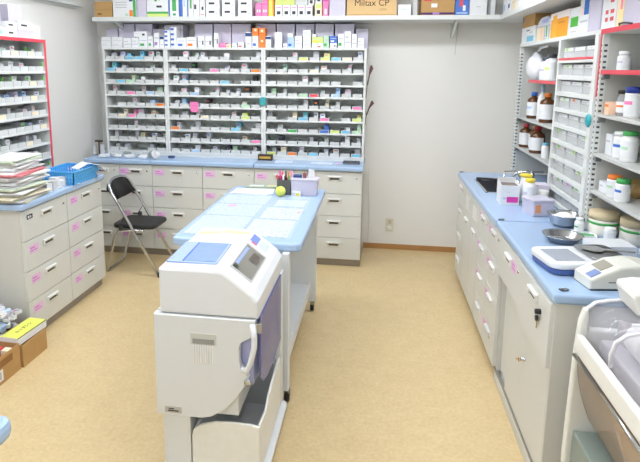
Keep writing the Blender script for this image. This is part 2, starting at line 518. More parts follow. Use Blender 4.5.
RACK_TOP_BACK = [
    (-2.446, -2.34, 1.815, 1.982),
    (-2.33, -2.182, 1.815, 2.025),
    (-2.167, -2.011, 1.815, 2.025),
    (-2.003, -1.904, 1.815, 1.981),
    (-1.894, -1.727, 1.815, 2.015),
    (-1.616, -1.456, 1.815, 2.023),
    (-1.442, -1.288, 1.815, 2.022),
    (-1.279, -1.113, 1.815, 2.022),
    (-1.055, -0.892, 1.815, 2.021),
    (-0.879, -0.725, 1.815, 2.02),
    (-0.712, -0.556, 1.815, 2.02),
    (-0.543, -0.389, 1.815, 2.019),
    (-0.376, -0.215, 1.815, 2.019),
    (-0.197, -0.096, 1.815, 1.977),
]
RACK_TOP_FRONT = [
    (-2.454, -2.359, 1.815, 1.858, 'white', 'grey'),
    (-2.451, -2.356, 1.858, 1.906, 'white', 'grey'),
    (-2.35, -2.251, 1.815, 1.858, 'white', 'grey'),
    (-2.347, -2.248, 1.858, 1.906, 'white', 'grey'),
    (-2.242, -2.17, 1.815, 1.897, 'white', 'grey'),
    (-2.166, -2.098, 1.815, 1.901, 'white', 'grey'),
    (-2.094, -2.017, 1.815, 1.906, 'white', 'green'),
    (-2.139, -2.018, 1.906, 1.954, 'white', 'black'),
    (-2.012, -1.966, 1.815, 1.914, 'white', 'green'),
    (-1.956, -1.907, 1.815, 1.94, 'white', 'purple'),
    (-1.904, -1.865, 1.815, 1.914, 'white', 'navy'),
    (-1.86, -1.809, 1.815, 1.965, 'white', 'blue'),
    (-1.803, -1.748, 1.815, 1.99, 'white', 'blue'),
    (-1.746, -1.664, 1.815, 1.901, 'white', 'blue'),
    (-1.66, -1.569, 1.815, 1.906, 'white', 'orange'),
    (-1.556, -1.496, 1.815, 1.914, 'white', 'black'),
    (-1.491, -1.43, 1.815, 1.914, 'white', 'black'),
    (-1.412, -1.372, 1.815, 1.939, 'white', 'black'),
    (-1.367, -1.31, 1.815, 1.855, 'pink', 'pink'),
    (-1.306, -1.262, 1.815, 1.847, 'cream', 'orange'),
    (-1.253, -1.209, 1.815, 1.855, 'white', 'cyan'),
    (-1.2, -1.147, 1.815, 1.864, 'white', 'red'),
    (-1.134, -1.081, 1.815, 1.947, 'white', 'navy'),
    (-1.074, -1.021, 1.815, 1.914, 'white', 'blue'),
    (-1.074, -1.021, 1.914, 1.98, 'orange', 'orange2'),
    (-1.016, -0.964, 1.815, 1.893, 'orange', 'orange2'),
    (-1.016, -0.963, 1.893, 1.98, 'orange', 'orange2'),
    (-0.959, -0.912, 1.815, 1.914, 'white', 'navy'),
    (-0.881, -0.817, 1.815, 1.856, 'white', 'grey'),
    (-0.881, -0.817, 1.856, 1.901, 'white', 'grey'),
    (-0.881, -0.817, 1.901, 1.947, 'white', 'grey'),
    (-0.808, -0.772, 1.815, 1.856, 'white', 'pink'),
    (-0.769, -0.714, 1.815, 1.905, 'paleblue', 'blue'),
    (-0.769, -0.723, 1.905, 1.938, 'white', 'yellow'),
    (-0.709, -0.646, 1.815, 1.914, 'white', 'grey'),
    (-0.637, -0.571, 1.815, 1.905, 'white', 'grey'),
    (-0.638, -0.572, 1.905, 1.963, 'white', 'grey'),
    (-0.564, -0.518, 1.815, 1.856, 'white', 'grey'),
    (-0.515, -0.468, 1.815, 1.856, 'white', 'red'),
    (-0.561, -0.468, 1.856, 1.905, 'lime', 'yellow'),
    (-0.562, -0.524, 1.905, 1.93, 'white', 'grey'),
    (-0.465, -0.418, 1.815, 1.914, 'palegreen', 'green'),
    (-0.409, -0.352, 1.815, 1.856, 'white', 'black'),
    (-0.41, -0.351, 1.856, 1.914, 'blue', 'white'),
    (-0.342, -0.292, 1.815, 1.93, 'white', 'green'),
    (-0.289, -0.232, 1.815, 1.954, 'white', 'grey'),
    (-0.228, -0.185, 1.815, 1.93, 'white', 'grey'),
    (-0.18, -0.126, 1.815, 1.897, 'white', 'grey'),
]
WALL_SHELF = [
    (-2.459, -2.298, 2.07, 2.201, 'kraft'),
    (-2.289, -2.076, 2.07, 2.328, 'orangegreen'),
    (-2.067, -1.985, 2.07, 2.326, 'plain'),
    (-1.98, -1.789, 2.07, 2.324, 'greenband'),
    (-1.784, -1.696, 2.07, 2.306, 'greenbook'),
    (-1.69, -1.665, 2.07, 2.281, 'bluebook'),
    (-1.662, -1.612, 2.07, 2.272, 'whitebook'),
    (-1.609, -1.568, 2.07, 2.288, 'greenwhite'),
    (-1.565, -1.512, 2.07, 2.222, 'blackmark'),
    (-1.508, -1.464, 2.07, 2.205, 'blackred'),
    (-1.456, -1.339, 2.07, 2.14, 'loz'),
    (-1.455, -1.337, 2.14, 2.209, 'loz'),
    (-1.317, -1.205, 2.07, 2.139, 'loz'),
    (-1.316, -1.204, 2.139, 2.207, 'loz'),
    (-1.179, -1.059, 2.07, 2.138, 'loz'),
    (-1.178, -1.059, 2.138, 2.206, 'loz'),
    (-1.029, -0.977, 2.07, 2.177, 'pinkbox'),
    (-0.974, -0.925, 2.07, 2.176, 'pinkbox'),
    (-0.968, -0.925, 2.176, 2.296, 'pinkbox'),
    (-0.92, -0.872, 2.07, 2.311, 'yellowbook'),
    (-0.864, -0.803, 2.07, 2.159, 'square'),
    (-0.799, -0.739, 2.07, 2.159, 'square'),
    (-0.735, -0.678, 2.07, 2.158, 'square'),
    (-0.674, -0.615, 2.07, 2.158, 'square'),
    (-0.611, -0.552, 2.07, 2.157, 'square'),
    (-0.864, -0.699, 2.159, 2.27, 'limebox'),
    (-0.695, -0.594, 2.158, 2.245, 'greybox'),
    (-0.587, -0.538, 2.157, 2.244, 'square'),
    (-0.531, -0.473, 2.07, 2.173, 'squareyellow'),
    (-0.526, -0.475, 2.173, 2.251, 'square'),
    (-0.466, -0.42, 2.07, 2.297, 'pinktall'),
    (-0.413, -0.283, 2.07, 2.289, 'plain'),
    (-0.271, 0.127, 2.07, 2.362, 'miltax'),
    (0.139, 0.241, 2.07, 2.155, 'wrap'),
    (0.32, 0.579, 2.07, 2.286, 'purplecarton'),
    (0.584, 0.689, 2.07, 2.284, 'bluered'),
    (0.693, 0.822, 2.07, 2.282, 'plainmark'),
]
LEFT_RACK_TOP = [
    (-2.42, 3.128, 3.319, 1.894, 1.994, 'lavender'),
    (-2.45, 3.392, 3.646, 1.923, 2.055, 'lavender'),
    (-2.33, 3.019, 3.181, 1.825, 1.885, 'bluewhite'),
    (-2.33, 3.19, 3.297, 1.877, 1.924, 'loz'),
    (-2.33, 3.184, 3.291, 1.833, 1.877, 'loz'),
    (-2.33, 3.301, 3.459, 1.88, 1.933, 'loz'),
    (-2.33, 3.295, 3.452, 1.828, 1.88, 'plain'),
    (-2.33, 3.467, 3.563, 1.88, 1.917, 'cream'),
    (-2.33, 3.463, 3.564, 1.833, 1.88, 'cream'),
]
RIGHT_RACK_TOP = [
    (1.06, 4.447, 4.005, 1.832, 1.952, 'lightblue'),
    (1.06, 4.483, 4.036, 1.955, 2.057, 'kraftblue'),
    (1.06, 3.97, 3.875, 1.839, 1.926, 'creambook'),
    (1.06, 3.869, 3.793, 1.835, 1.926, 'peachbook'),
    (1.06, 3.789, 3.711, 1.83, 1.926, 'greenbook'),
    (1.06, 3.676, 3.331, 1.846, 1.991, 'orangebox'),
    (1.06, 3.326, 3.176, 1.845, 1.985, 'greenpanel'),
    (1.06, 3.175, 3.039, 1.838, 2.026, 'bluepanel'),
    (1.06, 3.033, 2.884, 1.838, 2.012, 'plain'),
    (1.06, 2.868, 2.707, 1.843, 1.994, 'redprint'),
    (1.06, 2.704, 2.631, 1.841, 1.991, 'yellowstrip'),
    (1.06, 2.628, 2.437, 1.838, 1.989, 'plain'),
]

# ---------------------------------------------------------------- medicine racks
def tray_mesh(w, d, hf, hb, front, fill, body):
    """open bin: front wall hf high with a printed card, back hb, filled to two thirds; front at y=0"""
    b = B(); bm = b.bm
    i0, i1, i2 = b.mi(body), b.mi(front), b.mi(fill)
    v = [bm.verts.new(p) for p in [(-w / 2, 0, 0), (w / 2, 0, 0), (w / 2, d, 0), (-w / 2, d, 0), (-w / 2, 0, hf), (w / 2, 0, hf), (w / 2, d, hb), (-w / 2, d, hb)]]
    e = .0025
    u = [bm.verts.new(p) for p in [(-w / 2 + e, e, hf), (w / 2 - e, e, hf), (w / 2 - e, d - e, hb), (-w / 2 + e, d - e, hb)]]
    q = [bm.verts.new(p) for p in [(-w / 2 + e, e, hf * .55), (w / 2 - e, e, hf * .55), (w / 2 - e, d - e, hf * .6), (-w / 2 + e, d - e, hf * .6)]]
    def f(a, i):
        bm.faces.new(a).material_index = i
    f((v[0], v[3], v[2], v[1]), i0); f((v[1], v[2], v[6], v[5]), i0); f((v[2], v[3], v[7], v[6]), i0); f((v[3], v[0], v[4], v[7]), i0)
    # front: clear margin with the card in the middle
    c = [bm.verts.new((x * w, 0, z * hf)) for x, z in [(-.44, .08), (.44, .08), (.44, .86), (-.44, .86)]]
    f((c[0], c[1], c[2], c[3]), i1)
    o4 = [v[0], v[1], v[5], v[4]]
    for k in range(4):
        f((o4[k], o4[(k + 1) % 4], c[(k + 1) % 4], c[k]), i0)
    for k in range(4):
        f((v[4 + k], v[4 + (k + 1) % 4], u[(k + 1) % 4], u[k]), i0)
        f((u[k], u[(k + 1) % 4], q[(k + 1) % 4], q[k]), i0)
    f((q[0], q[1], q[2], q[3]), i2)
    return b.mesh('medicine_tray')
TB = M((206, 211, 210), .35, name='translucent_grey_bin')
TMESH = {}
TWHITE = M((204, 207, 207), .5, name='tray_label_card')
def tray(label, loc, rotz, w, d, hf, front, fill, group):
    key = (round(w, 3), round(d, 3), hf, front, fill)
    if key not in TMESH:
        TMESH[key] = tray_mesh(w, d, hf, hf * 1.25, TWHITE if front == 'white' else C(front, .5), C(fill, .6), TB)
    return tag(link('medicine_tray', TMESH[key], None, loc, rotz), label, 'tray', group)
def pack(label, loc, rotz, w, d, h, col, mark, group):
    w, d, h = round(w / .004) * .004, round(d / .01) * .01, round(h / .004) * .004
    pr = [('F', .12, .7, .55, .75, C(mark))] if mark else []
    return carton('medicine_pack', label, 'medicine pack', loc, rotz, w, d, h, C(col), pr, group)
def wall_rack(label, x0, x1, zs, top, loc, rotz, depth, red_near=False, red_far=False, group=None, back=True):
    """open rack, local front at y=0; zs: shelf-board heights from the bottom up"""
    t = thing('medicine_rack', label, 'rack', loc, rotz, group)
    for k, x in enumerate((x0, x1)):
        m = RACKW
        xa, xb = (x, x + .019) if k == 0 else (x - .019, x)
        p = B().box(xa, xb, 0, depth, .8585, top, m, .0015).build('side_panel', t)
        if (k == 0 and red_near) or (k == 1 and red_far):
            s = B().box(xa, xb, -.004, 0, zs[0], top, REDP, .001).build('edge_strip', p)
            s['label'] = 'red edge strip'
    tp = B().box(x0, x1, -.002 if not (red_far or red_near) else 0, depth, top - .018, top, RACKW, .0015).build('top_board', t)
    if red_near or red_far:
        s = B().box(x0, x1, -.005, 0, top - .022, top, REDP, .001).build('edge_strip', tp); s['label'] = 'red edge strip'
    B().box(x0 + .019, x1 - .019, .004, .02, .8585, zs[0] - .007, RACKW).build('base_board', t)
    if back:
        B().box(x0 + .019, x1 - .019, .185, .19, zs[0], top - .018, RACKB).build('back_panel', t)
    for z in zs:
        b = B()
        b.box(x0 + .019, x1 - .019, .004, .185, z - .006, z, RACKW)
        b.box(x0 + .019, x1 - .019, 0, .004, z - .014, z + .002, RACKW, .001)
        b.build('shelf_board', t)
    return t
FRONTS = ['white'] * 26 + ['cream', 'paleblue', 'palegreen', 'palegrey', 'palegrey', 'pink', 'lime', 'skyblue']
FILLS = ['grey', 'palegrey', 'white', 'grey', 'palegrey', 'palegrey', 'palegreen', 'grey']
PACKS = ['white'] * 5 + ['palegrey', 'palegrey', 'palegrey', 'palegrey', 'lavender', 'cream', 'palegreen', 'paleblue', 'black', 'grey', 'grey', 'grey', 'palegrey']
MARKS = ['red', 'grey', 'blue', 'green', 'orange', 'pink', 'navy', 'grey', None]
BZ = [.898, .995, 1.098, 1.202, 1.302, 1.404, 1.506, 1.608, 1.709]
YR = 4.569
SPECIAL = {(1, 7, 8): 'orange', (2, 2, 5): 'blue', (2, 5, 4): 'red', (2, 0, 2): 'orange', (2, 0, 4): 'skyblue', (2, 0, 8): 'skyblue', (1, 3, 7): 'lime',
           (2, 8, 5): 'lime', (2, 8, 6): 'skyblue', (0, 4, 5): 'orange', (1, 2, 0): 'orange', (1, 0, 1): 'white', (2, 2, 2): 'green'}
bays = [('left', -2.428, -1.845, 6), ('middle', -1.844, -.9735, 9), ('right', -.9725, -.101, 9)]
rr = random.Random(11)
for bi, (bn, x0, x1, n) in enumerate(bays):
    wall_rack('white open medicine rack on back worktop, %s of three bays' % bn, x0, x1, BZ, 1.815, (0, YR, 0), RZ_BACK, .295, group='back wall medicine racks')
    B_in0, B_in1 = x0 + .022, x1 - .022
    pw = (B_in1 - B_in0) / n
    for r, z in enumerate(BZ):
        row = 8 - r
        for k in range(n):
            if rr.random() < .07 and (bi, r, k) not in SPECIAL:
                continue
            xc = B_in0 + (k + .5) * pw
            fr = SPECIAL.get((bi, r, k)) or rr.choice(FRONTS)
            tray('%s medicine tray, %s from left on %s shelf down, %s bay of back rack' % (fr.replace('pale', 'pale ').replace('sky', 'sky '), ORD[k], ORD[row], bn),
                 (xc, YR + .008, z + .0005), RZ_BACK, .080, .165, .029, fr, rr.choice(FILLS), 'medicine trays of the back rack')
            m = rr.random()
            if m < .62:
                w = rr.choice([.032, .036, .04, .048]); col = fr if (fr not in ('white', 'palegrey') and rr.random() < .6) else rr.choice(PACKS)
                side = rr.choice([-1, 1, 1])
                pack('%s medicine pack in %s tray from left, %s shelf down, %s back bay' % (col.replace('pale', 'pale '), ORD[k], ORD[row], bn),
                     (xc + side * (.036 - w / 2), YR + .03 + rr.random() * .03, z + .0185), RZ_BACK, w, rr.choice([.06, .09]), rr.choice([.036, .044, .052, .06]), col, rr.choice(MARKS), 'packs in the back rack trays')

# boxes standing on the back rack
def bay_of(x):
    return 0 if x < -1.845 else 1 if x < -.973 else 2
BN = ['left', 'middle', 'right']
cnt = {}
for x0, x1, z0, z1 in RACK_TOP_BACK:
    k = bay_of((x0 + x1) / 2); cnt[k] = cnt.get(k, 0) + 1
    carton('storage_carton', 'pale lavender carton, %s from left in back row above %s rack bay' % (ORD[cnt[k] - 1], BN[k]), 'carton', ((x0 + x1) / 2, 4.70, 1.8155), 0, x1 - x0, .155, z1 - z0, C('lavender', .6), [], 'lavender cartons on the back rack')
cnt = {}
last = {}
for x0, x1, z0, z1, col, mark in RACK_TOP_FRONT:
    x0 = max(x0, -2.46)
    k = bay_of((x0 + x1) / 2)
    if z0 < 1.816:
        cnt[k] = cnt.get(k, 0) + 1; ordn = ORD[cnt[k] - 1]; lvl = ''
        lab = '%s medicine box, %s print, %s standing from left above %s bay of back rack' % (col, mark, ordn, BN[k])
    else:
        up = 'upper' if z0 < 1.9 else 'high'
        lab = '%s %s stacked medicine box, %s print, resting near the %s box above %s bay' % (up, col, mark, ORD[cnt[k] - 1], BN[k])
    mk = C(mark)
    w, h = x1 - x0 - .001, z1 - z0
    if mark == 'orange2':
        pr = [('F', 0, 1, .42, .5, mk), ('F', .3, .7, .6, .85, C('cream'))]
    elif mark == 'black':
        pr = [('F', .62, .82, .25, .6, mk), ('F', .1, .5, .5, .58, C('grey'))]
    elif mark == 'grey':
        pr = [('F', .08, .9, .3, .38, mk), ('F', .08, .6, .6, .68, mk)]
    elif mark == 'navy':
        pr = [('F', 0, 1, .72, .95, mk), ('F', .2, .8, .2, .3, C('grey'))]
    elif h > .12 and mark == 'blue':
        pr = [('F', .0, .55, .1, .2, mk), ('F', .0, .55, .35, .45, mk), ('F', .0, .55, .6, .7, mk), ('F', .0, .55, .85, .95, mk)]
    else:
        pr = [('F', .1, .6, .15, .38, mk), ('F', .1, .9, .62, .7, C('grey'))]
    carton('medicine_box', lab, 'medicine box', ((x0 + x1) / 2, 4.6, z0 + .0005), 0, w, .085, h - .0007, C(col), pr, 'medicine boxes on the back rack')

# ---------------------------------------------------------------- wall shelf
SHZ = 2.07
t = thing('wall_shelf', 'long white wall shelf full of cartons above the back rack', 'shelf', (0, 0, SHZ))
B().box(-2.475, .93, 4.51, YB, -.035, 0, RACKW, .002).build('shelf_board', t)
for x in (-2.3, -1.3, -.3, .6):
    B().prism([(4.56, -.035), (YB, -.035), (YB, -.16)], 'x', x, x + .02, RACKW).build('bracket', t) if x > .5 or x < -2.2 else None
t = thing('wall_shelf', 'white wall shelf running along the right wall above the rack', 'shelf', (0, 0, SHZ))
B().box(.932, XR, 1.9, YB, -.035, 0, RACKW, .002).build('shelf_board', t)
t = thing('wall_ledge', 'narrow grey white ledge high on the left wall', 'ledge', (XL, 3.9, 2.155))
B().box(0, .075, -.7, .62, 0, .035, RACKW, .002).build('ledge_board', t)
B().box(0, .012, -.68, .6, -.02, 0, RACKW, .001).build('wall_batten', t)
def shelf_prints(st):
    w, K = C('white'), {}
    P = {'kraft': (KRAFT, [('F', 0, 1, .46, .5, M((170, 130, 80), .8)), ('F', .15, .4, .15, .25, M((120, 90, 50), .8))]),
         'orangegreen': (w, [('F', .86, .98, 0, 1, C('green')), ('F', .7, .85, .02, .22, C('orange')), ('F', .52, .66, .03, .12, C('palegreen')), ('F', .1, .6, .3, .33, C('grey')), ('F', .1, .6, .38, .41, C('grey')), ('F', .1, .6, .46, .49, C('grey')), ('F', .7, .85, .5, .6, C('navy'))]),
         'plain': (C('lavender'), []),
         'greenband': (w, [('F', 0, 1, .1, .17, C('green')), ('F', 0, 1, 0, .1, C('lime')), ('F', .45, .7, .3, .37, C('black')), ('F', .36, .48, .5, .62, C('green')), ('F', .55, .62, .52, .56, C('grey'))]),
         'greenbook': (w, [('F', 0, .12, 0, 1, C('blue')), ('F', .35, .75, .2, 1, C('green')), ('F', .4, .7, .04, .12, C('green'))]),
         'bluebook': (C('blue'), []), 'whitebook': (w, [('F', .8, 1, 0, 1, C('blue')), ('F', .2, .5, .4, .7, C('paleblue'))]),
         'greenwhite': (w, [('F', .3, .7, .3, .8, C('green'))]),
         'blackmark': (w, [('F', .1, .45, .4, .65, C('black'))]), 'blackred': (w, [('F', .3, .7, .4, .6, C('black')), ('F', .2, .8, .1, .15, C('red'))]),
         'loz': (w, [('F', .2, .62, .42, .66, C('black')), ('F', .7, .85, .3, .36, C('pink'))]),
         'pinkbox': (C('pink'), [('F', .2, .45, .3, .5, C('white')), ('F', .6, .8, .3, .5, C('white')), ('F', 0, 1, .9, .95, C('magenta'))]),
         'yellowbook': (C('yellow'), [('F', .75, 1, 0, 1, C('orange')), ('F', .3, .55, .1, .5, C('lime'))]),
         'square': (w, [('F', .25, .75, .15, .45, C('black')), ('F', .15, .85, .75, .82, C('pink'))]),
         'squareyellow': (C('cream'), [('F', .25, .75, .15, .45, C('black')), ('F', .1, .9, .6, .9, C('lime'))]),
         'limebox': (C('lime'), [('F', .1, .9, .7, .8, C('green'))]), 'greybox': (C('palegrey'), []),
         'pinktall': (C('pink'), [('F', .3, .7, .05, .25, C('white')), ('F', .15, .85, .5, .56, C('magenta'))]),
         'miltax': (M((222, 188, 135), .7, var=.06), [('F', 0, 1, .02, .04, M((190, 150, 95), .7))]),
         'wrap': (C('white', .2), [('F', .25, .6, .5, .6, C('paleblue'))]),
         'purplecarton': (KRAFT, [('F', 0, 1, .02, .1, C('purple')), ('F', 0, .35, .02, .1, M((80, 45, 100), .6)), ('F', .55, 1, .02, .1, M((80, 45, 100), .6)), ('F', .3, .48, .28, .42, C('white')), ('F', .08, .3, .5, .58, C('red'))]),
         'bluered': (M((70, 115, 200), .4), [('F', .3, .55, .3, .75, C('red')), ('F', .55, .75, .15, .35, C('white')), ('F', .1, .9, .05, .1, C('paleblue'))]),
         'plainmark': (w, [('F', .4, .65, .28, .31, C('grey')), ('F', 0, 1, .6, .605, C('grey'))]),
         'cream': (C('white'), [('F', .4, .8, .2, .4, C('lime'))]), 'bluewhite': (w, [('F', 0, .8, .2, .7, C('paleblue'))]), 'lavender': (C('lavender', .6), []),
         'lightblue': (w, [('F', .4, .9, .08, .42, C('skyblue')), ('F', .35, .6, .75, .82, C('black')), ('F', .6, .8, .6, .68, C('grey')), ('L', .2, .5, .1, .2, C('black'))]),
         'kraftblue': (KRAFT, [('L', .1, .7, .4, .75, M((60, 110, 170), .6)), ('F', 0, .12, .4, .7, M((60, 110, 170), .6))]),
         'creambook': (C('cream'), []), 'peachbook': (M((235, 210, 185), .5), []),
         'orangebox': (M((246, 238, 236), .5), [('F', .04, .96, .02, .74, M((245, 165, 30), .5)), ('F', .14, .36, .04, .9, M((248, 180, 50), .5)), ('F', .45, .8, .55, .6, M((215, 130, 20), .5))]),
         'greenpanel': (w, [('F', .12, .92, .3, .66, M((70, 175, 50), .5)), ('F', .2, .8, .1, .14, C('grey'))]),
         'bluepanel': (w, [('F', .45, .95, .5, .9, M((35, 110, 200), .5)), ('F', .15, .4, .5, .75, M((250, 215, 200), .5)), ('F', .1, .9, .3, .36, C('grey'))]),
         'redprint': (w, [('F', .25, .45, .22, .34, C('red')), ('F', .6, .85, .22, .34, C('red')), ('F', .25, .45, .44, .56, C('red')), ('F', .6, .85, .44, .56, C('red')), ('F', .55, .8, .76, .88, C('red'))]),
         'yellowstrip': (M((248, 228, 170), .5), [('F', .5, .8, .5, .8, C('pink')), ('F', 0, .3, 0, 1, C('cream'))])}
    return P[st]
SL = {'kraft': 'small plain brown carton at left end of the wall shelf', 'orangegreen': 'white carton with green edge and orange mark on wall shelf',
      'greenband': 'white carton with green and yellow band along its foot on wall shelf', 'greenbook': 'white and green box with blue edge on wall shelf',
      'bluebook': 'thin blue box standing on the wall shelf', 'whitebook': 'slim white box with blue edge on wall shelf', 'greenwhite': 'slim white box with a green patch on wall shelf',
      'blackmark': 'white box with one black mark on wall shelf', 'blackred': 'narrow white box with black and red marks on wall shelf', 'yellowbook': 'tall yellow box with orange edge on wall shelf',
      'limebox': 'light green carton lying on small white boxes on wall shelf', 'greybox': 'grey carton lying beside the light green carton on wall shelf',
      'squareyellow': 'cream box with black square beside tall pink box on wall shelf', 'pinktall': 'tall narrow pink box beside a lavender carton on wall shelf',
      'miltax': 'large brown carton with bold dark lettering on wall shelf', 'wrap': 'low white wrapped packet beside the lettered brown carton', 'purplecarton': 'brown carton with purple band and red print on wall shelf',
      'bluered': 'blue box with red figure on wall shelf', 'plainmark': 'plain white carton beside the blue box on wall shelf'}
cs = {}
for x0, x1, z0, z1, st in WALL_SHELF:
    base, pr = shelf_prints(st)
    cs[st] = cs.get(st, 0) + 1
    if st == 'loz':
        lab = '%s white box with dark oval print, %s pair on wall shelf' % (['lower', 'upper'][(cs[st] - 1) % 2], ORD[(cs[st] - 1) // 2])
    elif st == 'square':
        lab = ('white box with black square, %s of the low row on wall shelf' % ORD[cs[st] - 1]) if z0 < 2.08 else 'white box with black square lying upon the %s' % ('low row right end' if cs[st] == 6 else 'cream box')
    elif st == 'pinkbox':
        lab = ['left pink box beside yellow box on wall shelf', 'right lower pink box beside yellow box on wall shelf', 'upper pink box on top of another on wall shelf'][cs[st] - 1]
    elif st == 'plain':
        lab = ['narrow plain lavender white box between two green marked cartons', 'plain lavender carton left of the lettered brown carton'][cs[st] - 1]
    else:
        lab = SL[st]
    dep = .07 if x1 - x0 < .05 else .2
    o = carton('medicine_box' if x1 - x0 < .14 else 'storage_carton', lab, 'box' if x1 - x0 < .14 else 'carton', ((x0 + x1) / 2, 4.53, z0 + .0005), 0, x1 - x0 - .001, dep, z1 - z0 - .0007, base, pr, 'boxes on the wall shelf')
    if st == 'miltax':
        l = link('lettering', text_mesh('Miltax CP', .07, M((60, 40, 25), .7)), o, (.0, -.0006, .098)); l.rotation_euler = (PI / 2, 0, 0)
        l = link('lettering', text_mesh('CP70', .026, M((165, 130, 85), .7)), o, (.09, -.0006, .045)); l.rotation_euler = (PI / 2, 0, 0)
# clear curled sheets on shelf
for nm, x in (('clear_sleeve', .27), ('clear_sleeve', .87)):
    b = B(); b.prism([(x - .03, 4.6), (x - .01, 4.56), (x + .02, 4.55), (x + .04, 4.6), (x + .035, 4.602), (x + .018, 4.554), (x - .008, 4.564), (x - .028, 4.603)], 'z', SHZ + .0005, SHZ + .2, M((205, 206, 206), .25, name='frosted_plastic'))
    tag(b.build(nm), 'curled frosted plastic sleeve %s on wall shelf' % ('left of the purple banded carton' if x < .5 else 'in the corner'), 'plastic sleeve')
# boxes on right run
for k, (ya, yb, h, base, pr, lab) in enumerate([(4.52, 4.40, .22, 'white', [('F', .1, .5, .1, .3, C('paleblue'))], 'white box with pale blue logo, first on the right wall shelf'),
        (4.38, 4.27, .2, 'white', [('F', .2, .7, .15, .3, C('navy'))], 'white box with navy logo, second on the right wall shelf'),
        (4.25, 4.10, .24, 'cream', [('F', .2, .6, .2, .25, C('grey'))], 'cream box, third on the right wall shelf'), (4.08, 3.93, .2, 'white', [], 'plain white box, fourth on the right wall shelf')]):
    carton('medicine_box', lab, 'box', (.945, (ya + yb) / 2, SHZ + .0005), RZ_RIGHT, ya - yb, .2, h, C(base), pr, 'boxes on the right wall shelf')
# thin cord hanging under the shelf
tag(B().tube([(.66, YB - .006, 2.034), (.655, YB - .006, 1.95), (.648, YB - .006, 1.84), (.645, YB - .006, 1.77)], .0018, M((170, 195, 185), .6), 6).build('hanging_cord'), 'thin pale green cord hanging down the bare back wall', 'cord')
# sticky notes and tags
tag(carton('sticky_note', None, None, (-1.592, 4.5665, 1.262), 0, .07, .0012, .085, M((248, 130, 190), .6), [('F', .15, .8, .6, .66, M((220, 90, 160), .6))]), 'bright pink sticky note on the middle rack bay', 'note')
b = B(); b.prism([(-.03, -.035), (.02, -.04), (.03, -.01), (.025, .03), (-.01, .035), (-.03, .02)], 'y', -.012, 0, M((60, 160, 165), .5), .003)
tag(b.build('teal_clip', None, (-.974, 4.565, 1.366)), 'teal clip on the post between middle and right rack bays', 'clip')

# things hanging at the right side of the back rack
for k, (z0, z1, xo, nm) in enumerate([(1.40, 1.68, .03, 'upper'), (1.17, 1.38, .045, 'lower')]):
    t = thing('feather_brush', 'dark brown %s brush hanging on the right side of back rack' % nm, 'brush', (-.101, 4.66, z0))
    B().tube([(.002, 0, 0), (.012, 0, (z1 - z0) * .5)], .003, M((120, 95, 75), .6), 6).build('stick', t)
    b = B()
    for q in range(7):
        a = (q - 3) * .22
        b.tube([(.012, 0, (z1 - z0) * .4), (.014 + xo * .4, .02 * a, (z1 - z0) * .7), (.012 + xo + .012 * math.cos(q), .05 * a, (z1 - z0) * (.9 + .04 * (q % 3)))], .0055, M((110, 72, 70), .8), 5)
    b.build('bristles', t)
# wall outlet with plug and cable
t = thing('wall_outlet', 'beige wall outlet with a white plug low on back wall', 'outlet', (.147, YB, .232))
B().box(-.037, .037, -.008, 0, -.06, .06, M((222, 216, 196), .4), .003).build('plate', t)
B().box(-.013, .013, -.010, -.007, .01, .045, M((200, 194, 176), .4), .001).build('socket', t)
B().box(-.018, .018, -.035, -.008, -.045, -.01, HANDLE, .005).build('plug', t)
tag(B().tube([(-.06, YB - .006, .75), (-.055, YB - .006, .5), (-.045, YB - .006, .3), (-.05, YB - .006, .06)], .003, M((225, 222, 214), .5), 6).build('wall_cable'), 'thin white cable running down the back wall beside the rack', 'cable')

# ---------------------------------------------------------------- left rack
LZ = [.91, 1.01, 1.112, 1.213, 1.31, 1.413, 1.512, 1.608, 1.708]
XLR = -2.30
wall_rack('white medicine rack with red edges standing on the left counter', 2.72, 3.535, LZ, 1.825, (XLR, 0, 0), RZ_LEFT, .3, red_far=True)
rr = random.Random(21)
for r, z in enumerate(LZ):
    for k in range(7):
        yc = 3.473 - k * .083
        fr = rr.choice(['white', 'white', 'white', 'cream', 'pink', 'white', 'palegrey'])
        if rr.random() < .05: continue
        tray('%s fronted medicine tray, %s from the red post, %s shelf down on left rack' % (fr.replace('pale', 'pale '), ORD[k], ORD[8 - r]), (XLR - .012, yc, z + .0005), RZ_LEFT, .078, .155, .034, 'white' if fr == 'pink' else fr, rr.choice(FILLS), 'medicine trays of the left rack')
        if rr.random() < .6:
            w = rr.choice([.032, .04, .048]); col = rr.choice(PACKS)
            pack('%s medicine pack in %s tray from red post, %s shelf down, left rack' % (col.replace('pale', 'pale '), ORD[k], ORD[8 - r]), (XLR - .04, yc + rr.choice([-1, 1]) * (.035 - w / 2), z + .0215), RZ_LEFT, w, .06, rr.choice([.028, .036, .044]), col, rr.choice(MARKS), 'packs in the left rack trays')
        elif rr.random() < .5:
            tag(B().box(XLR - .022, XLR - .013, yc + .0335, yc + .036, z + .0225, z + .062, M((120, 225, 60), .4), .0005).build('tray_divider'), 'bright green divider card, %s tray from red post, %s shelf down' % (ORD[k], ORD[8 - r]), 'divider', 'green divider cards on the left rack')
LTL = ['plain lavender carton at left picture edge atop the left rack', 'large plain lavender carton atop the left rack', 'pale blue and white box atop the left rack edge', 'upper white box with dark oval print atop left rack',
       'lower white box with dark oval print atop left rack', 'wide upper white box with dark oval print atop left rack', 'wide plain lower box atop the left rack', 'upper cream box at the corner of left rack top', 'lower cream box at the corner of left rack top']
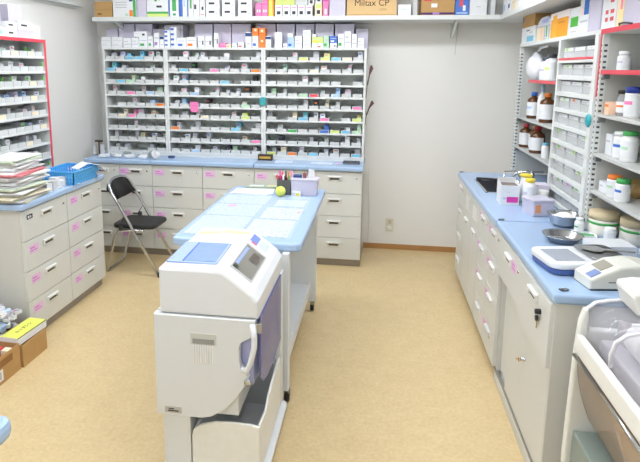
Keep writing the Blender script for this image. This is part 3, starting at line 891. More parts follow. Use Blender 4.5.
LT = [(-2.455, 3.12, 3.31, 1.8255, 1.99), (-2.455, 3.385, 3.53, 1.8255, 2.05), (-2.33, 3.019, 3.181, 1.8255, 1.885), (-2.33, 3.187, 3.292, 1.8775, 1.924), (-2.33, 3.185, 3.291, 1.8255, 1.877), (-2.33, 3.301, 3.455, 1.8805, 1.933), (-2.33, 3.295, 3.452, 1.8255, 1.88), (-2.33, 3.46, 3.53, 1.8805, 1.917), (-2.33, 3.458, 3.532, 1.8255, 1.88)]
for (X, y0, y1, z0, z1), lab, st in zip(LT, LTL, ['lavender', 'lavender', 'bluewhite', 'loz', 'loz', 'loz', 'plain', 'cream', 'cream']):
    base, pr = shelf_prints(st)
    carton('medicine_box', lab, 'box', (X, (y0 + y1) / 2, z0), RZ_LEFT, y1 - y0, .1 if X > -2.4 else .13, z1 - z0 - .0005, base, pr, 'boxes on the left rack')

# ---------------------------------------------------------------- blue table in the middle
def at_base(t):
    l = t.location
    return lambda b, name, parent=None: b.build(name, parent or t, (-l[0], -l[1], -l[2]) if parent is None else (0, 0, 0))
t = thing('work_table', 'white work table on casters with a light blue top', 'table', (-.66, 3.03, 0))
P = at_base(t)
r_ = .035
def rrect(x0, x1, y0, y1, r, n=5):
    pts = []
    for cx, cy, a0 in ((x1 - r, y1 - r, 0), (x0 + r, y1 - r, PI / 2), (x0 + r, y0 + r, PI), (x1 - r, y0 + r, 1.5 * PI)):
        pts += [(cx + r * math.cos(a0 + k * PI / 2 / n), cy + r * math.sin(a0 + k * PI / 2 / n)) for k in range(n + 1)]
    return pts
b = B(); b.prism(rrect(-.982, -.336, 2.43, 3.642, r_), 'z', .778, .82, BLUE, .01); P(b, 'table_top')
b = B(); b.box(-.93, -.395, 2.45, 2.475, .07, .778, MACHG, .003); P(b, 'leg_panel')
b = B(); b.box(-.93, -.375, 3.46, 3.485, .07, .778, MACHG, .003); P(b, 'leg_panel')
b = B(); b.box(-.425, -.39, 2.40, 2.455, .07, .778, MACHG, .004); P(b, 'leg_post')
b = B(); b.box(-.88, -.42, 2.475, 3.46, .17, .19, MACHG, .002); P(b, 'low_shelf')
b = B(); b.box(-.425, -.415, 2.475, 3.46, .13, .20, MACHG, .002); P(b, 'shelf_rail')
for cx in (-.4, -.9):
    for cyy in (2.43, 3.47):
        b = B()
        b.box(cx - .012, cx + .012, cyy - .02, cyy + .02, .05, .07, STEEL, .002)
        b.lathe([(0, -.012), (.022, -.012), (.026, -.008), (.026, .008), (.022, .012), (0, .012)], BLACK, 14, (cx, cyy, .027), 'x')
        b.box(cx - .015, cx - .012, cyy - .01, cyy + .012, .027, .06, STEEL); b.box(cx + .012, cx + .015, cyy - .01, cyy + .012, .027, .06, STEEL)
        P(b, 'caster')
P_A = print_material((206, 221, 236), (150, 168, 194), 60, 'printed_sheet_blue')
P_B = print_material((220, 229, 238), (140, 150, 172), 45, 'printed_sheet_white')
P_C = print_material((236, 236, 232), (110, 110, 115), 150, 'printed_sheet_dense')
def sheet(label, x0, x1, y0, y1, z, mat, rot=0.0, name='paper_sheet', group='papers on the blue table'):
    me = carton_mesh(x1 - x0, y1 - y0, .0007, mat, (), name)
    o = link(name, me, None, ((x0 + x1) / 2, y0, z), rot)
    return tag(o, label, 'paper', group)
z = .8203
sheet('pale blue printed sheet at the near left of the blue table', -.95, -.67, 2.50, 2.86, z, P_A)
sheet('pale blue printed sheet at the far left of the blue table', -.955, -.67, 2.87, 3.13, z, P_A)
sheet('long printed sheet below the white papers at table far end', -.955, -.66, 3.14, 3.365, z, P_A)
sheet('white printed sheet near the middle of the blue table', -.65, -.42, 2.52, 2.82, z, P_B)
sheet('white printed list on the right half of the blue table', -.63, -.41, 2.84, 3.08, z, P_B)
sheet('small pale sheet near the right edge of the blue table', -.60, -.42, 3.12, 3.28, z, P_A)
o = tag(carton('price_label', None, None, (-.85, 3.07, .8212), 0, .05, .03, .0006, C('pink')), 'small pink label strip on the blue table papers', 'label')
o = tag(carton('price_label', None, None, (-.43, 2.985, .8212), 0, .02, .02, .0006, C('red')), 'tiny red mark label on the white table list', 'label')
mat_o = B().box(-.955, -.40, 2.5, 3.37, .8222, .8236, M((240, 246, 252), .1, alpha=.16, var=0, name='clear_desk_mat'), .0004).build('desk_mat')
tag(mat_o, 'clear plastic desk mat over the papers on blue table', 'desk mat')
# white papers and clipboard at the far end
for k in range(4):
    sheet(['lowest', 'second', 'third', 'topmost'][k] + ' white sheet in the loose pile at table far end', -.955 + .01 * k, -.70 + .012 * k, 3.39 + .004 * k, 3.56, .8205 + .0012 * k, C('white'), .05 * (k - 1))
o = tag(carton('document_pouch', None, None, (-.76, 3.555, .826), .08, .24, .075, .012, M((150, 165, 150), .4), [('T', .1, .5, .2, .7, C('white')), ('T', .6, .9, .3, .8, M((215, 205, 140), .5))]), 'greenish clear pouch lying at the far end of blue table', 'pouch')
# pen pot
t = thing('pen_pot', 'dark grey pen pot full of pens on blue table', 'pen pot', (-.592, 3.455, .8205))
b = B()
b.box(-.045, .045, -.04, -.037, 0, .1, M((95, 96, 98), .5)); b.box(-.045, .045, .037, .04, 0, .1, M((95, 96, 98), .5)); b.box(-.045, -.042, -.037, .037, 0, .1, M((95, 96, 98), .5)); b.box(.042, .045, -.037, .037, 0, .1, M((95, 96, 98), .5)); b.box(-.042, .042, -.037, .037, 0, .004, M((95, 96, 98), .5))
b.build('cup', t)
pc = [('red', 'red marker pen'), ('magenta', 'magenta highlighter pen'), ('red', 'dark red pen'), ('white', 'white capped pen'), ('black', 'black ballpoint pen'), ('orange', 'orange pen'), ('green', 'green capped pen'), ('pink', 'pink pen')]
for k, (c, l) in enumerate(pc):
    x, y = -.033 + .0095 * k, (-.02, .005, .022)[k % 3]
    dx = (x) * .35
    hh = .13 + .012 * ((k * 5) % 3)
    o = B().tube([(x, y, .006), (x + dx * .9, y, hh * .7), (x + dx * 1.25, y, hh)], .0055, C(c), 8).build('pen', None, (-.592, 3.455, .8205))
    tag(o, l + ' standing in the grey pen pot', 'pen', 'pens in the pen pot')
o = B().lathe([(0, -.034), (.018, -.03), (.031, -.014), (.034, 0), (.031, .014), (.018, .03), (0, .034)], M((220, 228, 105), .7), 18, axis='y')
b2 = o
o = b2.build('tape_roll', None, (-.606, 3.375, .8548)); tag(o, 'round yellow green ball in front of the pen pot', 'ball')
t = thing('storage_box', 'pale lavender lidded plastic box on the far right of table', 'box', (-.457, 3.46, .8205))
B().prism([(-.082, 0), (.082, 0), (.088, .1), (-.088, .1)], 'y', -.05, .05, C('lavender', .3), .004).build('body', t)
B().box(-.092, .092, -.055, .055, .1, .112, C('lavender', .3), .004).build('lid', t)
o = tag(carton('label_card', None, None, (-.507, 3.392, .8205), 0, .062, .012, .034, C('white'), [('F', .5, .9, .1, .6, C('yellow')), ('F', .1, .4, .4, .55, C('grey'))]), 'small white card box with yellow mark before the lavender box', 'card box')
b = B()
b.box(-.03, .028, -.012, .012, 0, .02, C('navy'), .005); o = b.build('stapler', None, (-.505, 3.46, .933)); tag(o, 'small navy stapler on the lavender box lid', 'stapler')
o = B().lathe([(0, 0), (.012, 0), (.012, .03), (.006, .034), (0, .034)], M((150, 90, 90), .5), 12).build('stamp', None, (-.46, 3.46, .933)); tag(o, 'small reddish brown stamp on the lavender box lid', 'stamp')
o = B().box(-.02, .02, -.004, .004, 0, .055, M((235, 236, 240), .3), .003).build('card_stand', None, (-.415, 3.46, .933)); tag(o, 'small upright white card stand on the lavender box lid', 'card stand')

# ---------------------------------------------------------------- packaging machine
t = thing('packaging_machine', 'white tablet packaging machine at the near end of the blue table', 'machine', (-.61, 2.1, 0))
P = at_base(t)
MY0, MY1 = 1.84, 2.375
# top cover with chamfered right shoulder
b = B(); b.prism([(-.80, .717), (-.416, .717), (-.416, .785), (-.436, .813), (-.545, .895), (-.565, .900), (-.79, .900), (-.80, .892)], 'y', MY0, MY1, MACH, .012); tc_ = P(b, 'top_cover')
# window in the chamfer
ax, az, bx_, bz_ = -.545, .895, -.436, .813
ang = math.atan2(bz_ - az, bx_ - ax)
def ch(u, off, y):
    ux, uz = (bx_ - ax), (bz_ - az); L = math.hypot(ux, uz); nx, nz = -uz / L, ux / L
    return (ax + ux * u + nx * off, y, az + uz * u + nz * off)
def slab_on_chamfer(u0, u1, y0, y1, o0, o1, m):
    b = B(); vs = []
    for off in (o0, o1):
        for u, y in ((u0, y0), (u1, y0), (u1, y1), (u0, y1)):
            vs.append(b.bm.verts.new(ch(u, off, y)))
    i = b.mi(m)
    for f in ((0, 1, 2, 3), (4, 7, 6, 5), (0, 4, 5, 1), (1, 5, 6, 2), (2, 6, 7, 3), (3, 7, 4, 0)):
        b.bm.faces.new([vs[k] for k in f]).material_index = i
    bmesh.ops.recalc_face_normals(b.bm, faces=b.bm.faces)
    return b
wf = P(slab_on_chamfer(.04, .82, 1.915, 2.20, -.002, .0015, M((176, 178, 176), .3)), 'display_window')
wf['label'] = 'grey see-through window on the sloping shoulder'
b = slab_on_chamfer(.08, .77, 1.93, 2.185, .0016, .0022, M((132, 130, 122), .08, spec=.8)); P(b, 'window_pane')
b = slab_on_chamfer(.1, .2, 1.97, 2.16, .0023, .003, M((150, 172, 225), .3)); P(b, 'blue_strip')
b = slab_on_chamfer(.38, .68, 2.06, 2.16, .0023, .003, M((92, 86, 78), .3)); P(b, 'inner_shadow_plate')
b = slab_on_chamfer(.1, .26, 1.932, 1.955, .0023, .004, M((35, 50, 40), .4)); P(b, 'dark_knob')
b = slab_on_chamfer(.05, .33, 2.245, 2.33, .0005, .0012, M((120, 145, 225), .5)); P(b, 'warning_sticker')
b = slab_on_chamfer(.12, .33, 2.232, 2.246, .0005, .0012, C('red')); P(b, 'red_sticker')
b = slab_on_chamfer(.4, .72, 2.24, 2.33, .0005, .0012, M((205, 215, 240), .5)); P(b, 'pale_sticker')
# front panel with swept lower edge and a notch for the handle
fp = [(-.822, .292), (-.64, .292), (-.60, .302), (-.55, .335), (-.505, .383), (-.478, .425), (-.462, .452), (-.452, .475), (-.462, .50), (-.482, .52), (-.487, .545), (-.487, .60), (-.478, .622), (-.445, .64), (-.430, .66), (-.423, .714), (-.822, .714)]
b = B(); b.prism(fp, 'y', MY0 - .006, MY0 + .03, MACHG, .004); fpo = P(b, 'front_panel')
b = B(); b.box(-.822, -.50, MY0 + .03, MY1 - .005, .292, .716, MACHG, .004); P(b, 'body')
b = B(); b.box(-.50, -.41, 2.31, MY1 - .005, .292, .716, MACHG, .004); P(b, 'rear_panel')
b = B(); b.box(-.499, -.44, MY0 + .032, 2.309, .43, .66, M((175, 180, 222), .5), .002); P(b, 'inner_drum_housing')
b = B(); b.prism([(MY0 + .034, .712), (MY1 - .008, .712), (MY1 - .008, .42), (2.30, .40), (2.14, .385), (2.0, .395), (1.92, .42), (MY0 + .034, .47)], 'x', -.418, -.411, M((112, 118, 190), .1, alpha=.62, var=0, name='blue_tinted_cover'), .002)
sc = P(b, 'side_cover'); sc['label'] = 'blue tinted see-through side cover'
b = B(); b.tube([(-.435, MY0 - .002, .70), (-.426, MY0 - .012, .655), (-.426, MY0 - .014, .61), (-.44, MY0 - .014, .55), (-.455, MY0 - .012, .515), (-.475, MY0 - .005, .512)], .011, MACH, 10); hd = P(b, 'handle')
hd['label'] = 'white curved latch handle'
b = B(); b.box(-.43, -.405, MY0, MY0 + .02, .66, .70, STEEL, .003); P(b, 'hinge')
b = B(); b.lathe([(0, -.008), (.014, -.008), (.014, 0), (0, 0)], STEEL, 12, (-.453, MY0 - .006, .465), 'y'); P(b, 'latch')
# slot in the front
b = B(); b.box(-.676, -.574, MY0 - .0075, MY0 - .006, .602, .648, M((205, 206, 200), .5), .0005); sl = P(b, 'slot_surround')
b = B(); b.box(-.668, -.582, MY0 - .0085, MY0 - .0076, .606, .626, M((150, 150, 146), .6)); P(b, 'paper_slot')
for k in range(9):
    b = B(); b.box(-.668 + k * .0095, -.6635 + k * .0095, MY0 - .009, MY0 - .006, .525, .6, M((244, 244, 242), .4), .001); P(b, 'rib')
b = B(); b.box(-.788, -.72, MY0 - .0075, MY0 - .006, .304, .330, M((190, 186, 180), .4)); npo = P(b, 'name_plate'); npo['label'] = 'small grey name plate'
b = B(); b.box(-.776, -.732, MY0 - .0082, MY0 - .0076, .311, .316, BLACK); P(b, 'plate_text')
b = B(); b.box(-.772, -.75, MY0 - .0082, MY0 - .0076, .320, .324, BLACK); P(b, 'plate_text')
# lower body and waste bin
b = B(); b.box(-.802, -.69, MY0 + .004, MY1, .05, .288, MACHG, .006); P(b, 'lower_body')
b = B(); b.box(-.80, -.41, 2.30, MY1, .05, .288, MACHG, .004); P(b, 'lower_back')
BIN = M((236, 236, 230), .4); BING = M((226, 229, 230), .5)
bp = [(-.684, .06), (-.41, .06), (-.41, .27), (-.45, .277), (-.52, .279), (-.59, .274), (-.65, .255), (-.676, .235), (-.684, .205)]
b = B(); b.prism(bp, 'y', MY0 + .002, MY0 + .014, BIN, .003)
b.prism([(MY0 + .014, .06), (2.295, .06), (2.295, .31), (2.15, .30), (2.05, .285), (1.98, .25), (1.90, .262), (MY0 + .014, .272)], 'x', -.422, -.41, BIN, .003)
b.box(-.684, -.672, MY0 + .014, 2.295, .06, .22, BING); b.box(-.672, -.422, 2.283, 2.295, .06, .285, BING); b.box(-.672, -.422, MY0 + .014, 2.283, .06, .07, BING)
wb = P(b, 'waste_bin'); wb['label'] = 'white open waste bin with grey inside'
b = B(); b.box(-.55, -.53, 2.262, 2.283, .22, .232, BLACK, .002); P(b, 'bin_hook')
b = B(); b.prism(rrect(-.815, -.385, MY0 - .03, 2.36, .03), 'z', .03, .052, MACH, .006); P(b, 'base_plate')
for cx, cyy in ((-.79, MY0), (-.41, MY0), (-.79, 2.33), (-.41, 2.33)):
    b = B(); b.lathe([(0, 0), (.018, 0), (.018, .022), (.006, .031), (0, .031)], BLACK, 12, (cx, cyy, 0)); P(b, 'foot')
# things lying on the machine
o = B().box(-.1, .1, -.12, .12, 0, .006, M((165, 185, 240), .18, name='blue_pouch_plastic'), .002).build('plastic_pouch', None, (-.69, 2.015, .9005), .03)
tag(o, 'translucent blue plastic pouch lying on the packaging machine', 'pouch')
B().box(-.03, .09, -.11, .11, .006, .0085, M((135, 160, 230), .25), .001).build('inner_card', o)
B().box(-.04, -.034, -.112, .112, .006, .009, M((95, 130, 215), .2), .001).build('seam', o)
for k, (x, y, rz, w) in enumerate([(-.73, 2.275, .3, .1), (-.65, 2.30, -.05, .06), (-.585, 2.29, .1, .06)]):
    tag(carton('paper_tag', None, None, (x, y, .9005), rz, w, .035, .003, M((242, 228, 165), .6)), ['leftmost', 'middle', 'rightmost'][k] + ' cream paper tag on the back edge of packaging machine', 'tag', 'cream tags on the machine')
tag(carton('paper_sheet', None, None, (-.66, 2.165, .9005), 0, .2, .1, .0008, C('white')), 'white sheet under the cream tags on the packaging machine', 'paper')

# ---------------------------------------------------------------- folding chair
t = thing('folding_chair', 'black folding chair with chrome tube frame by back cabinets', 'chair', (-1.88, 4.07, 0))
P = at_base(t)
yn, yf = 3.87, 4.22
R = .0115
zt = .80
def long_leg(y):
    return [(-2.065, y, .74), (-2.04, y, .70), (-1.98, y, .60), (-1.86, y, .36), (-1.675, y, .012)]
arch = [(-1.675, yn, .012), (-1.86, yn, .345), (-1.98, yn, .565), (-2.04, yn, .67), (-2.062, yn + .012, .71), (-2.076, yn + .04, .738), (-2.085, yn + .09, .754), (-2.088, yn + .15, .76), (-2.088, yf - .15, .76), (-2.085, yf - .09, .754), (-2.076, yf - .04, .738), (-2.062, yf - .012, .71), (-2.04, yf, .67), (-1.98, yf, .565), (-1.86, yf, .345), (-1.675, yf, .012)]
b = B(); b.tube(arch, R, CHROME, 10); P(b, 'main_frame')
b = B(); b.tube([(-1.80, yn + .03, .365), (-2.02, yn + .03, .36), (-2.05, yn + .03, .29), (-2.12, yn + .03, .03), (-2.125, yn + .05, .014), (-2.125, yf - .05, .014), (-2.12, yf - .03, .03), (-2.05, yf - .03, .29), (-2.02, yf - .03, .36), (-1.80, yf - .03, .365)], R * .95, CHROME, 10); P(b, 'rear_leg_frame')
b = B(); b.tube([(-1.68, yn + .012, .03), (-1.68, yf - .012, .03)], R * .8, CHROME, 8); P(b, 'front_stretcher')
# seat
b = B(); b.prism(rrect(-2.07, -1.71, yn + .02, yf - .02, .06), 'z', .375, .408, M((30, 30, 32), .5, name='black_vinyl'), .012); P(b, 'seat')
# curved backrest pad
b = B(); n = 10; vs = []
i = b.mi(M((26, 26, 28), .45, name='black_back_pad'))
prof = []
for k in range(n + 1):
    u = k / n; y = yn + .008 + (yf - yn - .016) * u
    bow = -.02 * math.sin(PI * u)
    e = abs(2 * u - 1)
    zt_ = .75 - .055 * max(0, e - .45) ** 2 / .3
    zb_ = .605 + .012 * e
    for off in (0, .02):
        prof.append(None)
    xt, xb = -2.088, -2.02
    vs.append([b.bm.verts.new(p) for p in ((xt + bow, y, zt_), (xt + bow + .022, y, zt_ - .002), (xb + bow + .022, y, zb_), (xb + bow, y, zb_ + .002))])
for a, c in zip(vs, vs[1:]):
    for k in range(4):
        f = b.bm.faces.new((a[k], a[(k + 1) % 4], c[(k + 1) % 4], c[k])); f.material_index = i; f.smooth = True
b.bm.faces.new(vs[0]); b.bm.faces.new(vs[-1][::-1])
bmesh.ops.recalc_face_normals(b.bm, faces=b.bm.faces)
P(b, 'backrest')
for y in (yn, yf):
    b = B(); b.box(-1.99, -1.96, y - .014, y + .014, .37, .43, M((60, 60, 62), .4), .004); P(b, 'hinge_bracket')
    b = B(); b.tube([(-1.915, y, .425), (-1.945, y, .49), (-1.99, y, .42)], .005, CHROME, 6); P(b, 'folding_link')
for x, y in ((-1.672, yn), (-1.672, yf)):
    b = B(); b.lathe([(0, 0), (.015, 0), (.015, .03), (0, .03)], BLACK, 10, (x, y, 0)); P(b, 'rubber_foot')

# ---------------------------------------------------------------- left counter things
ra = random.Random(5)
z = .8585
PC = [('cream', (236, 228, 205)), ('white', (238, 238, 238)), ('grey', (205, 205, 205)), ('olive', (205, 200, 170)), ('white', (232, 234, 236)), ('red-edged', (214, 130, 135)), ('pale green', (205, 216, 195))]
seq = [3, 2, 6, 0, 3, 2, 4, 0, 3, 6, 2, 1, 4, 2, 1, 4, 1, 5, 5, 1, 2, 4, 1, 1, 2, 6, 6, 1]
ordw = ORD
for k, ci in enumerate(seq):
    nm, rgb = PC[ci]
    th = .0065 + .0055 * ra.random()
    w, d = .27 + .06 * ra.random(), .19 + .05 * ra.random()
    if k > 19: w, d = w * .9, d * .95
    rz = ra.uniform(-.18, .18)
    cx = -2.135 + ra.uniform(-.012, .012) - (.02 if k > 18 else 0); cyy = 2.895 + ra.uniform(-.02, .02)
    b = B(); 
    layers = 2
    for q in range(layers):
        b.box(-d / 2 + .004 * q, d / 2 - .003 * q, -w / 2 + .005 * q, w / 2, q * th / layers, (q + 1) * th / layers, M(rgb if q == 0 else tuple(min(255, v + 12) for v in rgb), .7, var=.06, scale=8), .0006)
    o = b.build('document_bundle', None, (cx, cyy, z), rz)
    tag(o, '%s document bundle, %s from bottom of the paper pile on left counter' % (nm, ordw[k]), 'document', 'paper pile on the left counter')
    z += th + .0003
# blue basket
t = thing('blue_basket', 'bright blue plastic lattice basket on the left counter', 'basket', (-2.11, 3.43, .8585))
BB = M((85, 178, 238), .35, var=.02, name='blue_basket_plastic')
bw, bd, bh = .125, .165, .085
for nm, (x0, y0, x1, y1) in (('front', (bw, -bd, bw, bd)), ('back', (-bw, -bd, -bw, bd)), ('near', (-bw, -bd, bw, -bd)), ('far', (-bw, bd, bw, bd))):
    b = B(); n = 14 if nm in ('front', 'back') else 11
    def bar(u0, u1, z0, z1):
        xa, ya = x0 + (x1 - x0) * u0, y0 + (y1 - y0) * u0; xb, yb = x0 + (x1 - x0) * u1, y0 + (y1 - y0) * u1
        fl = .86 + .14 * ((z0 + z1) / 2) / bh
        b.box(min(xa, xb) * fl - .0025, max(xa, xb) * fl + .0025, min(ya, yb) * fl - .0025, max(ya, yb) * fl + .0025, z0, z1, BB)
    bar(0, 1, 0, .016); bar(0, 1, .034, .042); bar(0, 1, .06, .068); bar(0, 1, .072, bh)
    for k in range(n + 1):
        u = k / n
        bar(max(0, u - .012), min(1, u + .012), .0, .04); bar(max(0, u - .012), min(1, u + .012), .04, bh)
    b.build('basket_wall', t)
B().box(-bw * .86, bw * .86, -bd * .86, bd * .86, 0, .004, BB).build('basket_floor', t)
b = B()
for s in (-1, 1):
    b.box(-bw - .008, bw + .008, s * bd - .008, s * bd + .008, bh, bh + .006, BB, .002); b.box(s * bw - .008, s * bw + .008, -bd, bd, bh, bh + .006, BB, .002)
b.build('rim', t)
b = B(); b.prism([(-.10, .06), (-.02, .092), (.06, .07), (.12, .018), (.122, .022), (.06, .074), (-.02, .096), (-.10, .064)], 'x', -.045, .045, C('white'))
o = b.build('paper_slip', None, (-2.015, 3.50, .884), -.5); tag(o, 'white paper slip hanging over the rim of blue basket', 'paper')
for k in range(5):
    x, y = -2.04 + .012 * (k % 2), 3.08 + .045 * k
    tag(carton('medicine_pack', None, None, (x, y, .8587), RZ_LEFT + .15 * (k - 2), .04, .05, .05 + .012 * (k % 3), C(['white', 'palegrey', 'white', 'white', 'palegrey'][k]), [('F', .1, .8, .2, .3, C('grey'))]), 'white medicine pack in front of blue basket, %s from the papers' % ORD[k], 'medicine pack', 'packs before the blue basket')
tag(carton('paper_slip', None, None, (-2.02, 3.305, .8587), .5, .09, .05, .002, C('white')), 'small white slip lying on worktop before the blue basket', 'paper')

# ---------------------------------------------------------------- boxes on the floor at left
def open_box(label, x0, x1, y0, y1, h, flap=None):
    t = thing('cardboard_box', label, 'cardboard box', ((x0 + x1) / 2, (y0 + y1) / 2, 0), 0)
    hx, hy, e = (x1 - x0) / 2, (y1 - y0) / 2, .004
    for a in ((hx - e, hx, -hy, hy), (-hx, -hx + e, -hy, hy), (-hx + e, hx - e, -hy, -hy + e), (-hx + e, hx - e, hy - e, hy)):
        B().box(a[0], a[1], a[2], a[3], 0, h, KRAFT).build('side_wall', t)
    B().box(-hx + e, hx - e, -hy + e, hy - e, .0005, .004, KRAFT).build('bottom', t)
    return t, hx, hy
t1, hx, hy = open_box('low brown cardboard box full of packs on floor before left counter', -2.30, -1.885, 2.50, 2.715, .13)
t2, hx2, hy2 = open_box('open brown cardboard box with white address label at left picture edge', -2.25, -1.895, 2.13, 2.49, .15)
B().prism([(hx2 - .004, .15), (hx2, .15), (hx2 - .03, .19), (hx2 - .034, .19)], 'y', -hy2, -hy2 + .2, KRAFT).build('flap', t2)
o = carton('address_label', None, None, (hx2 + .0001, -.04, .02), RZ_LEFT, .16, .0006, .06, C('white'), [('F', .62, .92, .15, .85, C('grey')), ('F', .08, .5, .3, .38, C('grey')), ('F', .08, .5, .55, .63, C('grey'))], parent=t2)
B().box(hx2, hx2 + .0005, .0, .12, .09, .13, M((150, 108, 60), .8)).build('printed_mark', t2)
yb = thing('yellow_box', 'yellow green flat box with dark lettering lying on the cardboard box', 'box', (-1.985, 2.612, .131), RZ_LEFT - .05)
link('box_body', carton_mesh(.24, .11, .045, C('white'), [('T', 0, 1, 0, 1, M((230, 234, 110), .5)), ('F', 0, 1, .86, 1, M((110, 130, 30), .5))], 'box_body'), yb, (0, -.09, 0))
l = link('lettering', text_mesh('ミリダシン', .026, M((90, 95, 20), .6)), yb, (0, -.036, .0456)); l.rotation_euler = (0, 0, 0)
rp = random.Random(9)
for k in range(48):
    lay = k // 12
    x = -2.265 + .235 * rp.random(); y = 2.545 + .15 * rp.random()
    w, d, h = rp.choice([.05, .07, .09]), rp.choice([.03, .045]), rp.choice([.014, .02, .026])
    zz = .13 + .042 * lay
    col = rp.choice(['white', 'white', 'white', 'palegrey', 'paleblue', 'lavender', 'white', 'orange' if k % 3 == 0 else 'white'])
    o = carton('medicine_pack', '%s medicine pack, %s row of heap in floor box, %s from the wall' % (col, ['bottom', 'second', 'third', 'top'][lay], ORD[k % 12]), 'medicine pack', (x, y, zz), rp.uniform(0, 3), w, d, h, C(col), [('T', .15, .8, .3, .6, C(rp.choice(['grey', 'navy', 'grey', 'red'])))], 'packs heaped in the floor box')
    o.rotation_euler[0] = rp.uniform(-.35, .35)
tag(carton('medicine_pack', None, None, (-2.25, 2.60, .29), .4, .05, .03, .07, M((45, 75, 60), .5), [('F', .2, .8, .4, .7, C('grey'))]), 'dark green pack standing on the heap in floor box', 'medicine pack', 'packs heaped in the floor box')
for k in range(5):
    tag(carton('medicine_pack', None, None, (-2.12 + .05 * k, 2.40, .02), 0, .04, .04, .13, C(['red', 'cream', 'pink', 'red', 'cream'][k])), '%s pack standing in the open label box, %s from left' % (['red', 'cream', 'pink', 'red', 'cream'][k], ORD[k]), 'medicine pack', 'packs in the open label box')
# near left table corner
t = thing('corner_table', 'rounded light blue table corner at the left edge, nearest the camera', 'table', (-1.2, .68, 0))
P = at_base(t)
b = B(); b.prism(rrect(-1.75, -.795, .35, 1.015, .03), 'z', .81, .855, BLUE, .014); P(b, 'table_top')
b = B(); b.box(-1.72, -.825, .38, .985, .0, .81, MACHG, .004); P(b, 'cabinet_body')

# ---------------------------------------------------------------- things on the back worktop
zt = .8585
t = thing('stamp_stand', 'clear stand holding a dark T-shaped stamp at left end of back worktop', 'stamp stand', (-2.455, 4.50, zt))
B().box(-.055, .02, -.03, .03, 0, .006, M((225, 230, 232), .1, trans=.8, var=0)).build('base', t)
B().box(-.055, -.05, -.03, .03, .006, .10, M((222, 226, 228), .15)).build('stand_side', t); B().box(.015, .02, -.03, .03, .006, .10, M((222, 226, 228), .15)).build('stand_side', t)
b = B(); b.box(-.018, -.008, -.008, .008, .006, .12, M((110, 85, 65), .5), .003); b.box(-.05, .022, -.012, .012, .12, .137, M((70, 58, 48), .5), .005); b.build('stamp', t)
rb = random.Random(15)
for k in range(9):
    x = -2.37 + .06 * k; y = 4.40 + .07 * (k % 2)
    b = B(); n = 7
    # crumpled bag: displaced grid
    bmesh.ops.create_icosphere(b.bm, subdivisions=2, radius=1.0)
    sx, sy, sz = .038 + .012 * rb.random(), .024, .018 + .022 * rb.random()
    for v in b.bm.verts:
        f = 1 + rb.uniform(-.28, .28)
        v.co = Vector((v.co.x * sx * f, v.co.y * sy * f, max(0, (v.co.z * f + .85)) * sz))
    i = b.mi(M([(225, 227, 230), (205, 210, 212), (235, 236, 238), (150, 160, 160)][k % 4], .3, name='plastic_bag_film'))
    tag(b.build('plastic_bag', None, (x, y, zt), rb.uniform(-.4, .4)), '%s crumpled plastic bag from the left on back worktop' % ORD[k], 'plastic bag', 'crumpled bags on the back worktop')
tag(carton('medicine_box', None, None, (-.945, 4.50, zt), 0, .125, .04, .05, M((60, 45, 35), .5), [('F', .1, .9, .3, .7, M((205, 165, 70), .5))]), 'black and gold box on worktop at foot of right rack bay', 'box')
tag(carton('paper_sheet', None, None, (-.77, 4.40, zt), .05, .15, .12, .002, M((205, 222, 245), .5)), 'pale blue sheet lying on worktop before right rack bay', 'paper')
tag(carton('paper_sheet', None, None, (-.45, 4.40, zt), -.04, .18, .09, .0015, M((215, 228, 246), .5)), 'long pale blue sheet lying beside the dark tray', 'paper')
t = thing('dark_tray', 'dark grey shallow tray at right end of back worktop', 'tray', (-.20, 4.48, zt))
b = B(); b.box(-.07, .07, -.04, .04, 0, .006, M((92, 96, 104), .4), .002); b.box(-.07, .07, .034, .04, .006, .02, M((92, 96, 104), .4)); b.box(-.07, -.064, -.034, .034, .006, .02, M((92, 96, 104), .4)); b.box(.064, .07, -.034, .034, .006, .02, M((92, 96, 104), .4)); b.build('tray_body', t)
tag(carton('price_label', None, None, (-.31, 4.46, zt), 0, .045, .02, .002, C('pink')), 'small pink label lying beside the dark tray', 'label')
tag(carton('price_label', None, None, (-1.78, 4.46, zt), 0, .05, .03, .02, M((60, 75, 120), .5)), 'small navy block on worktop under middle rack bay', 'block')

